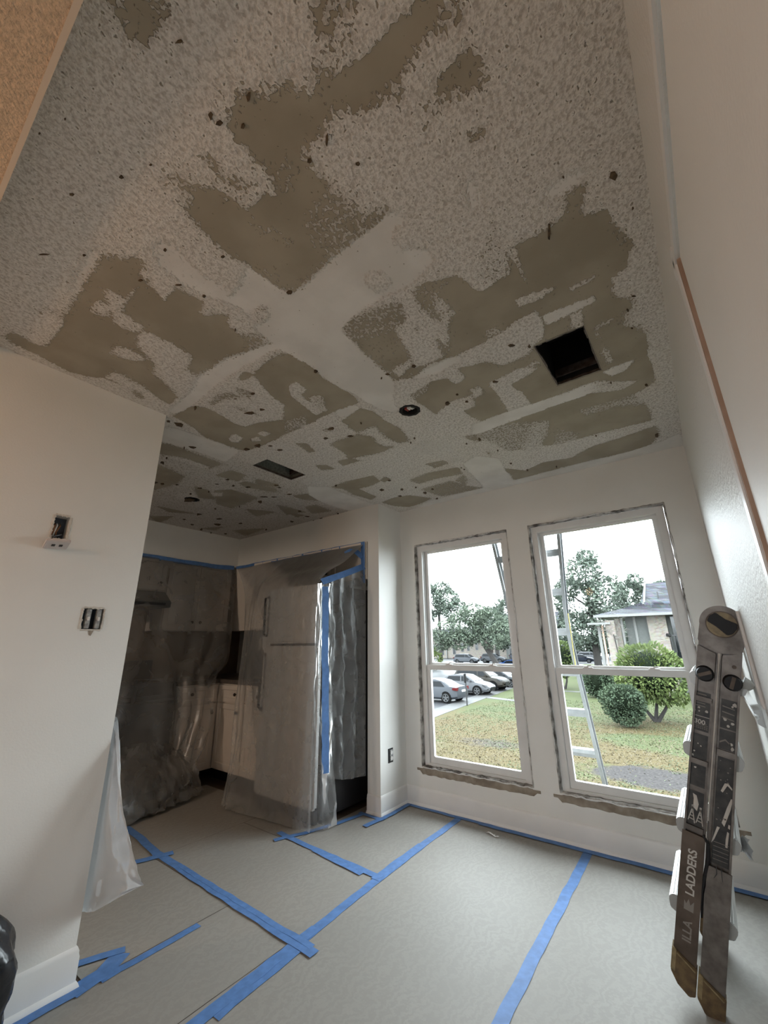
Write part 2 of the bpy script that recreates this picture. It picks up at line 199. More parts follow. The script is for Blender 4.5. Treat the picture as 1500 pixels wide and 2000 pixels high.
CEIL=[["B",1.0,[[1.473,-3.109],[1.573,-3.032],[1.569,-3.02],[1.517,-3.026],[1.469,-3.027],[1.459,-3.049],[1.456,-3.07],[1.466,-3.078],[1.465,-3.102]]],["B",0.62,[[1.815,-2.851],[1.77,-2.855],[1.767,-2.827],[1.782,-2.8],[1.815,-2.792],[1.853,-2.8],[1.881,-2.8]]],["B",0.3,[[1.873,-2.806],[1.844,-2.789],[1.825,-2.751],[1.755,-2.773],[1.737,-2.803],[1.782,-2.8]]],["B",0.52,[[2.042,-2.677],[2.034,-2.641],[1.985,-2.657],[1.951,-2.673],[1.894,-2.656],[1.812,-2.662],[1.749,-2.662],[1.755,-2.688],[1.86,-2.687],[1.919,-2.693],[1.961,-2.699],[1.994,-2.714]]],["B",1.0,[[1.994,-2.714],[1.961,-2.738],[1.945,-2.727],[1.907,-2.732],[1.86,-2.733],[1.813,-2.737],[1.775,-2.742],[1.755,-2.773],[1.723,-2.76],[1.677,-2.758],[1.664,-2.785],[1.662,-2.818],[1.64,-2.814],[1.584,-2.814],[1.596,-2.837],[1.568,-2.859],[1.539,-2.855],[1.496,-2.851],[1.475,-2.838],[1.477,-2.787],[1.471,-2.732],[1.456,-2.693],[1.44,-2.652],[1.451,-2.604],[1.497,-2.596],[1.539,-2.555],[1.59,-2.586],[1.566,-2.638],[1.57,-2.663],[1.574,-2.697],[1.606,-2.702],[1.659,-2.682],[1.679,-2.714],[1.728,-2.703],[1.755,-2.67],[1.812,-2.662],[1.864,-2.663],[1.897,-2.68],[1.94,-2.687],[1.977,-2.696]]],["B",0.5,[[1.873,-2.656],[1.864,-2.622],[1.84,-2.629],[1.775,-2.655],[1.751,-2.664],[1.79,-2.673],[1.859,-2.666]]],["B",0.5,[[1.732,-2.827],[1.739,-2.781],[1.755,-2.773],[1.764,-2.75],[1.721,-2.756],[1.712,-2.779]]],["B",1.0,[[1.429,-2.681],[1.44,-2.652],[1.451,-2.604],[1.497,-2.596],[1.539,-2.555],[1.605,-2.517],[1.573,-2.481],[1.62,-2.454],[1.681,-2.436],[1.629,-2.428],[1.552,-2.419],[1.428,-2.419],[1.324,-2.425],[1.293,-2.409],[1.208,-2.413],[1.188,-2.482],[1.186,-2.595],[1.169,-2.632],[1.176,-2.673],[1.177,-2.727],[1.189,-2.775],[1.201,-2.807],[1.246,-2.795],[1.256,-2.839],[1.24,-2.878],[1.271,-2.874],[1.281,-2.825],[1.321,-2.784],[1.329,-2.738],[1.336,-2.69],[1.378,-2.683],[1.41,-2.691]]],["B",0.58,[[1.567,-2.583],[1.612,-2.526],[1.595,-2.483],[1.685,-2.442],[1.675,-2.427],[1.552,-2.419],[1.428,-2.419],[1.402,-2.475],[1.434,-2.559],[1.497,-2.596]]],["B",0.6,[[1.312,-2.673],[1.372,-2.607],[1.383,-2.535],[1.337,-2.537],[1.32,-2.605],[1.297,-2.644]]],["B",0.65,[[1.203,-2.557],[1.278,-2.499],[1.223,-2.476],[1.194,-2.486]]],["B",0.45,[[1.218,-2.899],[1.249,-2.883],[1.241,-2.869],[1.186,-2.878]]],["B",0.62,[[1.362,-2.862],[1.398,-2.83],[1.38,-2.798],[1.405,-2.754],[1.421,-2.713],[1.355,-2.732],[1.357,-2.794]]],["B",0.6,[[1.468,-2.79],[1.496,-2.723],[1.547,-2.714],[1.552,-2.665],[1.489,-2.647],[1.44,-2.652],[1.456,-2.693],[1.471,-2.732]]],["B",1.0,[[2.018,-2.611],[2.026,-2.536],[2.002,-2.536],[1.932,-2.549],[1.926,-2.6]]],["B",0.42,[[1.916,-2.594],[2.004,-2.535],[1.966,-2.538],[1.931,-2.547],[1.906,-2.541],[1.881,-2.551],[1.881,-2.534],[1.838,-2.53],[1.868,-2.55],[1.875,-2.584]]],["B",0.8,[[1.98,-2.46],[1.994,-2.449],[1.973,-2.437],[1.933,-2.436],[1.938,-2.468]]],["B",0.4,[[1.828,-2.644],[1.857,-2.633],[1.851,-2.614],[1.813,-2.613]]],["B",0.22,[[2.057,-2.587],[2.088,-2.549],[2.071,-2.504],[2.042,-2.537]]],["B",1.0,[[2.097,-2.13],[2.087,-2.153],[2.132,-2.164],[2.162,-2.156],[2.133,-2.126],[2.121,-2.056],[2.189,-2.038],[2.189,-1.994],[2.21,-1.936],[2.239,-1.855],[2.211,-1.828],[2.2,-1.772],[2.15,-1.768],[2.141,-1.683],[2.165,-1.628],[2.203,-1.622],[2.182,-1.551],[2.155,-1.533],[2.148,-1.458],[2.199,-1.425],[2.215,-1.369],[2.206,-1.188],[2.215,-1.036],[2.214,-0.95],[2.157,-0.907],[2.081,-0.879],[2.157,-0.687],[2.156,-0.52],[1.981,-0.522],[1.861,-0.519],[1.711,-0.497],[1.555,-0.585],[1.368,-0.638],[1.333,-0.896],[1.26,-0.998],[1.374,-1.067],[1.337,-1.29],[1.246,-1.329],[1.194,-1.342],[1.197,-1.441],[1.186,-1.581],[1.304,-1.687],[1.495,-1.729],[1.493,-1.782],[1.563,-1.856],[1.568,-1.89],[1.633,-1.964],[1.629,-2.076],[1.722,-2.112],[1.756,-1.989],[1.813,-1.993],[1.88,-1.997],[1.892,-2.097],[1.927,-2.092],[2.022,-2.084],[2.082,-2.091]]],["B",0.7,[[2.19,-1.993],[2.236,-1.862],[2.211,-1.828],[2.195,-1.882],[2.172,-1.966]]],["B",0.28,[[1.918,-2.262],[1.901,-2.099],[1.878,-1.993],[1.805,-1.997],[1.77,-2.051],[1.859,-2.165]]],["P",0.95,[[1.898,-2.092],[1.927,-2.081],[1.904,-1.922]]],["P",0.8,[[1.735,-2.078],[1.813,-1.993],[1.756,-1.989],[1.743,-2.013]]],["B",0.85,[[1.229,-2.159],[1.326,-2.17],[1.414,-2.151],[1.482,-2.145],[1.515,-2.141],[1.47,-2.041],[1.405,-2.039],[1.368,-1.872],[1.335,-1.771],[1.44,-1.772],[1.493,-1.774],[1.495,-1.729],[1.315,-1.704],[1.246,-1.733],[1.187,-1.759],[1.212,-1.83],[1.203,-1.904],[1.199,-2.005],[1.219,-2.111]]],["B",0.55,[[1.225,-2.18],[1.34,-2.186],[1.47,-2.155],[1.43,-2.02],[1.277,-2.046],[1.236,-2.097]]],["P",0.8,[[1.238,-1.829],[1.349,-1.843],[1.336,-1.799],[1.233,-1.759]]],["P",0.85,[[1.475,-2.151],[1.555,-2.134],[1.548,-1.956],[1.561,-1.861],[1.511,-1.76],[1.335,-1.771],[1.368,-1.872],[1.397,-2.027],[1.47,-2.041]]],["B",0.75,[[1.458,-2.139],[1.509,-2.14],[1.465,-2.035],[1.448,-2.082]]],["B",0.68,[[1.56,-2.159],[1.629,-2.147],[1.717,-2.111],[1.625,-2.079],[1.602,-2.067],[1.591,-1.957],[1.556,-1.949],[1.547,-2.069]]],["B",0.7,[[1.463,-1.994],[1.509,-1.986],[1.463,-1.957]]],["B",0.9,[[1.511,-1.901],[1.518,-1.817],[1.498,-1.726],[1.479,-1.785]]],["P",0.75,[[1.62,-2.097],[1.631,-2.075],[1.643,-1.95],[1.586,-1.94],[1.591,-2.029]]],["P",1.0,[[1.198,-1.664],[1.261,-1.711],[1.326,-1.73],[1.399,-1.749],[1.537,-1.731],[1.74,-1.741],[1.808,-1.773],[1.892,-1.769],[1.896,-1.705],[1.869,-1.602],[1.816,-1.579],[1.788,-1.529],[1.658,-1.537],[1.614,-1.608],[1.545,-1.625],[1.486,-1.653],[1.481,-1.559],[1.422,-1.531],[1.41,-1.614],[1.333,-1.639],[1.186,-1.581]]],["B",0.5,[[1.193,-1.61],[1.297,-1.629],[1.342,-1.626],[1.278,-1.573],[1.188,-1.555]]],["S",1.0,[[1.326,-1.73],[1.537,-1.731],[1.537,-1.687],[1.383,-1.675],[1.266,-1.697]]],["S",1.0,[[1.9,-1.732],[1.989,-1.728],[2.085,-1.714],[2.082,-1.678],[1.985,-1.673],[1.905,-1.669]]],["P",0.95,[[1.849,-1.878],[1.964,-1.856],[1.983,-1.835],[1.928,-1.822],[1.844,-1.828]]],["P",0.8,[[2.017,-1.809],[2.121,-1.81],[2.09,-1.791],[2.023,-1.784]]],["P",0.8,[[2.041,-1.541],[2.133,-1.551],[2.124,-1.53],[2.063,-1.506],[2.057,-1.415],[2.046,-1.463]]],["P",0.6,[[2.065,-1.408],[2.08,-1.314],[2.079,-1.247],[2.046,-1.241],[2.038,-1.346]]],["S",0.8,[[2.016,-1.192],[2.073,-1.206],[2.156,-1.201],[2.116,-1.138],[2.049,-1.126]]],["P",0.95,[[1.993,-1.667],[2.035,-1.673],[2.019,-1.57],[1.968,-1.581]]],["P",0.95,[[1.554,-1.449],[1.72,-1.469],[1.792,-1.412],[1.715,-1.384],[1.632,-1.366],[1.659,-1.266],[1.661,-1.131],[1.531,-1.102],[1.548,-1.318]]],["P",0.95,[[1.451,-1.464],[1.51,-1.461],[1.501,-1.379],[1.447,-1.362]]],["P",0.6,[[1.683,-1.792],[1.747,-1.8],[1.738,-1.753],[1.677,-1.752]]],["P",0.8,[[1.749,-1.455],[1.798,-1.49],[1.807,-1.429],[1.768,-1.441]]],["P",0.95,[[1.189,-1.345],[1.244,-1.384],[1.341,-1.422],[1.439,-1.405],[1.418,-1.298],[1.337,-1.29],[1.296,-1.24],[1.333,-1.084],[1.185,-0.953],[1.098,-1.127]]],["S",1.0,[[1.32,-1.125],[1.556,-1.137],[1.719,-1.123],[1.849,-1.127],[1.971,-1.136],[2.024,-1.11],[1.951,-1.035],[1.777,-1.027],[1.631,-1.023],[1.378,-1.001],[1.241,-0.996]]],["P",0.7,[[1.971,-1.136],[2.154,-1.007],[2.07,-0.964],[1.949,-1.025]]],["P",0.7,[[1.92,-0.875],[1.971,-0.848],[1.96,-0.783],[1.908,-0.817]]],["P",0.5,[[1.848,-0.906],[2.117,-0.881],[2.159,-0.725],[2.01,-0.81],[1.851,-0.799]]],["P",0.45,[[1.272,-0.988],[1.505,-1.001],[1.679,-0.899],[1.555,-0.585],[1.341,-0.66]]],["P",0.6,[[1.59,-0.896],[1.691,-0.89],[1.623,-0.708],[1.464,-0.46],[1.422,-0.595]]],["P",0.45,[[1.689,-0.778],[1.783,-0.623],[1.758,-0.514],[1.612,-0.558]]],["P",1.0,[[1.368,-0.638],[1.477,-0.551],[1.713,-0.532],[1.854,-0.541],[1.982,-0.529],[2.166,-0.513],[2.174,-0.431],[1.961,-0.387],[1.821,-0.372],[1.657,-0.274],[1.475,-0.322],[1.326,-0.254],[1.202,-0.403]]],["B",1.0,[[1.202,-0.403],[1.323,-0.245],[1.472,-0.313],[1.654,-0.265],[1.821,-0.372],[1.96,-0.38],[2.169,-0.428],[2.178,-0.283],[2.108,-0.124],[1.964,-0.121],[1.706,-0.136],[1.335,-0.12],[1.189,-0.118],[1.21,-0.26]]],["P",0.7,[[1.691,-0.429],[1.754,-0.426],[1.726,-0.301],[1.626,-0.299]]],["B",0.8,[[1.265,-1.01],[1.27,-0.947],[1.281,-0.895],[1.237,-0.912],[1.188,-1.03]]],["B",0.8,[[1.219,-0.757],[1.254,-0.71],[1.218,-0.626]]],["B",1.0,[[0.862,-2.889],[0.87,-2.839],[0.926,-2.828],[0.93,-2.792],[0.856,-2.783],[0.84,-2.728],[0.813,-2.673],[0.889,-2.681],[0.908,-2.683],[0.917,-2.58],[0.903,-2.547],[0.858,-2.563],[0.943,-2.487],[0.893,-2.475],[0.875,-2.402],[0.862,-2.359],[0.953,-2.349],[0.954,-2.298],[0.841,-2.319],[0.78,-2.333],[0.707,-2.356],[0.486,-2.362],[0.471,-2.404],[0.514,-2.427],[0.601,-2.443],[0.607,-2.502],[0.612,-2.559],[0.604,-2.618],[0.596,-2.651],[0.494,-2.647],[0.453,-2.582],[0.428,-2.531],[0.344,-2.504],[0.317,-2.439],[0.24,-2.334],[0.101,-2.321],[0.169,-2.419],[0.21,-2.486],[0.211,-2.538],[0.123,-2.555],[0.122,-2.629],[0.099,-2.647],[0.054,-2.732],[0.072,-2.837],[0.082,-2.86],[0.096,-2.978],[0.178,-2.977],[0.15,-2.893],[0.177,-2.86],[0.329,-2.859],[0.442,-2.868],[0.518,-2.876],[0.602,-2.879],[0.8,-2.888]]],["B",0.65,[[0.879,-2.396],[0.958,-2.353],[0.947,-2.293],[0.858,-2.305],[0.798,-2.319]]],["P",1.0,[[0.494,-2.647],[0.599,-2.652],[0.604,-2.618],[0.612,-2.559],[0.607,-2.502],[0.601,-2.443],[0.531,-2.431],[0.471,-2.394],[0.326,-2.363],[0.324,-2.418],[0.317,-2.475],[0.355,-2.509],[0.428,-2.531],[0.453,-2.582]]],["P",1.0,[[0.329,-2.687],[0.42,-2.689],[0.434,-2.647],[0.426,-2.559],[0.369,-2.586],[0.342,-2.651]]],["P",0.9,[[0.131,-2.632],[0.233,-2.61],[0.216,-2.545],[0.145,-2.548]]],["P",0.9,[[0.549,-2.833],[0.625,-2.832],[0.628,-2.787],[0.567,-2.774],[0.534,-2.806]]],["P",0.85,[[0.691,-2.836],[0.718,-2.821],[0.704,-2.773],[0.796,-2.768],[0.811,-2.757],[0.694,-2.76],[0.633,-2.745],[0.625,-2.702],[0.618,-2.655],[0.551,-2.671],[0.538,-2.717],[0.556,-2.755],[0.619,-2.772],[0.66,-2.816]]],["P",1.0,[[0.856,-2.783],[0.922,-2.78],[0.905,-2.683],[0.816,-2.671]]],["P",0.7,[[0.848,-2.577],[0.907,-2.57],[0.905,-2.526],[0.862,-2.533]]],["P",0.85,[[0.198,-2.533],[0.2,-2.494],[0.136,-2.325],[0.065,-2.318],[0.036,-2.436],[0.044,-2.489]]],["B",0.75,[[0.138,-2.527],[0.142,-2.469],[0.091,-2.422],[0.06,-2.459]]],["B",0.35,[[0.414,-2.973],[0.449,-2.904],[0.459,-2.875],[0.415,-2.865],[0.366,-2.954]]],["S",1.0,[[1.212,-2.407],[1.291,-2.405],[1.428,-2.419],[1.552,-2.419],[1.675,-2.427],[1.705,-2.369],[1.627,-2.345],[1.694,-2.237],[1.697,-2.21],[1.634,-2.189],[1.561,-2.175],[1.481,-2.192],[1.316,-2.189],[1.224,-2.166],[1.213,-1.968],[1.205,-1.836],[1.192,-1.744],[1.099,-1.625],[1.052,-1.502],[0.979,-1.594],[0.973,-1.807],[0.951,-1.859],[0.947,-2.038],[0.942,-2.206],[0.947,-2.293],[0.954,-2.363],[0.995,-2.429],[1.008,-2.484],[0.985,-2.533],[1.09,-2.539],[1.159,-2.566],[1.182,-2.593],[1.187,-2.474],[1.204,-2.428]]],["P",0.9,[[1.47,-2.311],[1.532,-2.289],[1.529,-2.211],[1.459,-2.209],[1.443,-2.264]]],["P",0.6,[[1.017,-2.445],[1.105,-2.44],[1.058,-2.38],[0.973,-2.377]]],["P",0.8,[[1.656,-2.386],[1.698,-2.364],[1.698,-2.29],[1.632,-2.296],[1.615,-2.343]]],["S",0.8,[[1.017,-2.807],[1.064,-2.782],[1.029,-2.641],[1.047,-2.573],[1.0,-2.522],[0.947,-2.593],[0.942,-2.695],[0.955,-2.762]]],["S",1.0,[[0.778,-2.326],[0.864,-2.309],[0.947,-2.293],[0.942,-2.248],[0.872,-2.261],[0.692,-2.268],[0.53,-2.271],[0.242,-2.242],[0.046,-2.252],[0.087,-2.301],[0.311,-2.307],[0.49,-2.354],[0.701,-2.352]]],["S",0.8,[[0.799,-2.889],[0.602,-2.879],[0.578,-2.91],[0.8,-2.919],[0.867,-2.913]]],["S",0.8,[[2.048,-2.206],[2.119,-2.211],[2.177,-2.182],[2.121,-2.167],[2.051,-2.168]]],["S",0.7,[[1.884,-2.375],[1.907,-2.358],[1.906,-2.271],[1.86,-2.278]]],["S",0.5,[[1.676,-2.85],[1.708,-2.82],[1.694,-2.793],[1.66,-2.808],[1.651,-2.837]]],["B",1.0,[[0.887,-2.223],[0.942,-2.223],[0.956,-2.098],[0.958,-2.049],[0.94,-1.984],[0.951,-1.859],[0.959,-1.783],[0.937,-1.717],[0.808,-1.729],[0.667,-1.732],[0.53,-1.723],[0.379,-1.733],[0.22,-1.724],[0.074,-1.731],[-0.031,-1.758],[-0.042,-1.879],[-0.054,-2.012],[0.011,-2.12],[0.042,-2.256],[0.228,-2.24],[0.265,-2.185],[0.248,-2.064],[0.232,-2.005],[0.245,-1.935],[0.352,-1.917],[0.487,-1.846],[0.608,-1.939],[0.629,-2.044],[0.665,-2.128],[0.708,-2.207],[0.8,-2.221]]],["P",1.0,[[0.754,-2.042],[0.821,-2.047],[0.813,-1.967],[0.749,-1.95],[0.723,-1.763],[0.665,-1.769],[0.704,-1.979]]],["P",0.6,[[0.763,-1.921],[0.842,-1.888],[0.741,-1.749],[0.716,-1.802]]],["P",1.0,[[0.052,-1.918],[0.133,-1.929],[0.123,-1.862],[0.034,-1.837],[0.02,-1.883]]],["P",1.0,[[0.234,-1.848],[0.301,-1.843],[0.306,-1.791],[0.24,-1.785]]],["P",1.0,[[0.155,-1.828],[0.214,-1.815],[0.175,-1.76],[0.125,-1.8]]],["P",0.45,[[0.48,-1.837],[0.633,-1.801],[0.549,-1.723],[0.372,-1.747]]],["B",1.0,[[0.605,-2.228],[0.694,-2.247],[0.702,-2.202],[0.637,-2.202]]],["B",0.62,[[0.317,-2.213],[0.423,-2.219],[0.493,-2.192],[0.495,-2.133],[0.412,-2.169],[0.293,-2.169]]],["B",0.5,[[0.369,-2.141],[0.411,-2.076],[0.432,-1.994],[0.432,-1.925],[0.389,-2.028]]],["B",0.5,[[0.552,-2.201],[0.584,-2.12],[0.516,-2.086],[0.504,-2.155]]],["B",1.0,[[0.739,-1.631],[0.91,-1.668],[0.944,-1.595],[0.933,-1.477],[0.95,-1.358],[0.911,-1.19],[0.836,-1.196],[0.83,-1.298],[0.826,-1.377],[0.867,-1.47],[0.797,-1.479],[0.728,-1.463],[0.723,-1.523]]],["S",1.0,[[0.785,-1.734],[0.903,-1.719],[0.917,-1.676],[0.804,-1.651],[0.748,-1.674]]],["B",1.0,[[0.467,-1.472],[0.538,-1.47],[0.71,-1.453],[0.759,-1.363],[0.718,-1.291],[0.738,-1.219],[0.809,-1.181],[0.651,-1.173],[0.425,-1.23],[0.458,-1.287],[0.489,-1.4]]],["B",0.9,[[0.325,-1.622],[0.376,-1.564],[0.33,-1.449],[0.287,-1.464]]],["B",0.9,[[0.342,-1.254],[0.425,-1.23],[0.487,-1.159],[0.316,-1.163]]],["B",0.9,[[0.174,-1.3],[0.242,-1.245],[0.232,-1.16],[0.137,-1.213]]],["B",0.8,[[0.566,-1.632],[0.639,-1.621],[0.611,-1.565]]],["B",0.85,[[-0.046,-0.918],[0.134,-0.93],[0.382,-0.89],[0.342,-0.762],[0.235,-0.734],[0.099,-0.74],[0.098,-0.499],[0.012,-0.464],[-0.017,-0.66],[-0.0,-0.821]]],["B",0.8,[[0.355,-0.779],[0.436,-0.82],[0.436,-0.74],[0.354,-0.724]]],["B",0.8,[[0.531,-0.637],[0.714,-0.673],[0.959,-0.622],[0.931,-0.485],[0.711,-0.532],[0.559,-0.516]]],["B",0.7,[[0.797,-0.822],[0.935,-0.8],[0.954,-0.729],[0.817,-0.712]]],["B",0.68,[[0.49,-0.407],[0.79,-0.427],[0.841,-0.243],[0.933,-0.108],[0.814,-0.112],[0.548,-0.131]]],["B",0.7,[[0.931,-0.485],[0.915,-0.367],[0.834,-0.248],[0.822,-0.401]]],["B",1.0,[[0.04,-0.351],[0.197,-0.384],[0.346,-0.347],[0.457,-0.154],[0.289,-0.091],[0.154,-0.086],[0.07,-0.193]]],["S",1.0,[[1.017,-0.656],[1.145,-0.716],[1.253,-0.576],[1.213,-0.382],[1.18,-0.083],[0.93,-0.111],[0.963,-0.328],[0.984,-0.506]]],["S",1.0,[[-0.019,0.043],[0.407,-0.106],[0.908,-0.113],[1.332,-0.11],[1.704,-0.126],[1.963,-0.112],[2.174,-0.164],[2.286,-0.222],[2.292,0.024]]],["S",0.4,[[1.089,-1.048],[1.023,-0.707],[0.945,-0.714],[0.924,-0.893],[0.83,-1.069],[0.962,-1.149]]],["S",1.0,[[-0.134,-2.228],[-0.083,-2.187],[-0.06,-2.008],[-0.042,-1.767],[-0.277,-1.729],[-0.276,-1.954],[-0.312,-2.149]]],["S",1.0,[[-0.186,-1.047],[-0.057,-0.942],[-0.058,-0.626],[-0.05,-0.35],[-0.35,-0.295],[-0.378,-0.618],[-0.351,-0.865]]],["B",0.88,[[-0.322,-2.157],[-0.307,-2.054],[-0.32,-1.93],[-0.319,-1.719],[-0.457,-1.738],[-0.445,-1.97],[-0.504,-2.078]]],["B",0.88,[[-0.68,-2.009],[-0.746,-1.775],[-0.93,-1.736],[-1.24,-1.782]]],["B",0.88,[[-0.369,-1.621],[-0.371,-1.498],[-0.519,-1.459],[-0.549,-1.642]]],["B",0.88,[[-0.845,-1.462],[-0.727,-1.396],[-0.712,-1.125],[-1.145,-1.112],[-1.141,-1.262]]],["B",0.88,[[-0.557,-1.434],[-0.476,-1.424],[-0.428,-1.153],[-0.499,-1.117],[-0.57,-1.358]]],["B",0.88,[[-0.887,-1.616],[-0.884,-1.493],[-1.041,-1.342],[-1.114,-1.453]]],["B",0.88,[[-1.069,-1.01],[-0.923,-0.766],[-1.187,-0.809]]],["B",0.88,[[-0.739,-0.914],[-0.695,-0.579],[-0.912,-0.649]]],["B",0.88,[[-1.988,-1.47],[-1.805,-1.319],[-2.182,-1.301]]],["B",0.88,[[-2.022,-0.905],[-1.77,-0.803],[-1.989,-0.766]]],["B",0.88,[[-1.834,-0.636],[-1.493,-0.464],[-1.925,-0.412]]],["B",0.88,[[-1.615,-1.575],[-1.565,-1.209],[-1.712,-1.415]]],["B",0.88,[[-0.444,-0.975],[-0.311,-0.932],[-0.371,-0.742],[-0.453,-0.862]]],["B",0.88,[[-0.593,-0.698],[-0.476,-0.679],[-0.489,-0.451],[-0.693,-0.513]]],["B",0.88,[[-0.847,-0.704],[-0.785,-0.523],[-0.901,-0.528]]],["B",0.88,[[-0.37,-1.406],[-0.334,-1.239],[-0.381,-1.175],[-0.46,-1.341]]],["P",1.0,[[-0.506,-2.009],[-0.44,-1.986],[-0.434,-1.744],[-0.499,-1.773]]],["P",1.0,[[-1.162,-1.608],[-1.027,-1.547],[-1.14,-1.457],[-1.293,-1.495]]],["P",1.0,[[-0.916,-1.456],[-0.837,-1.392],[-0.922,-1.348],[-0.986,-1.4]]]]
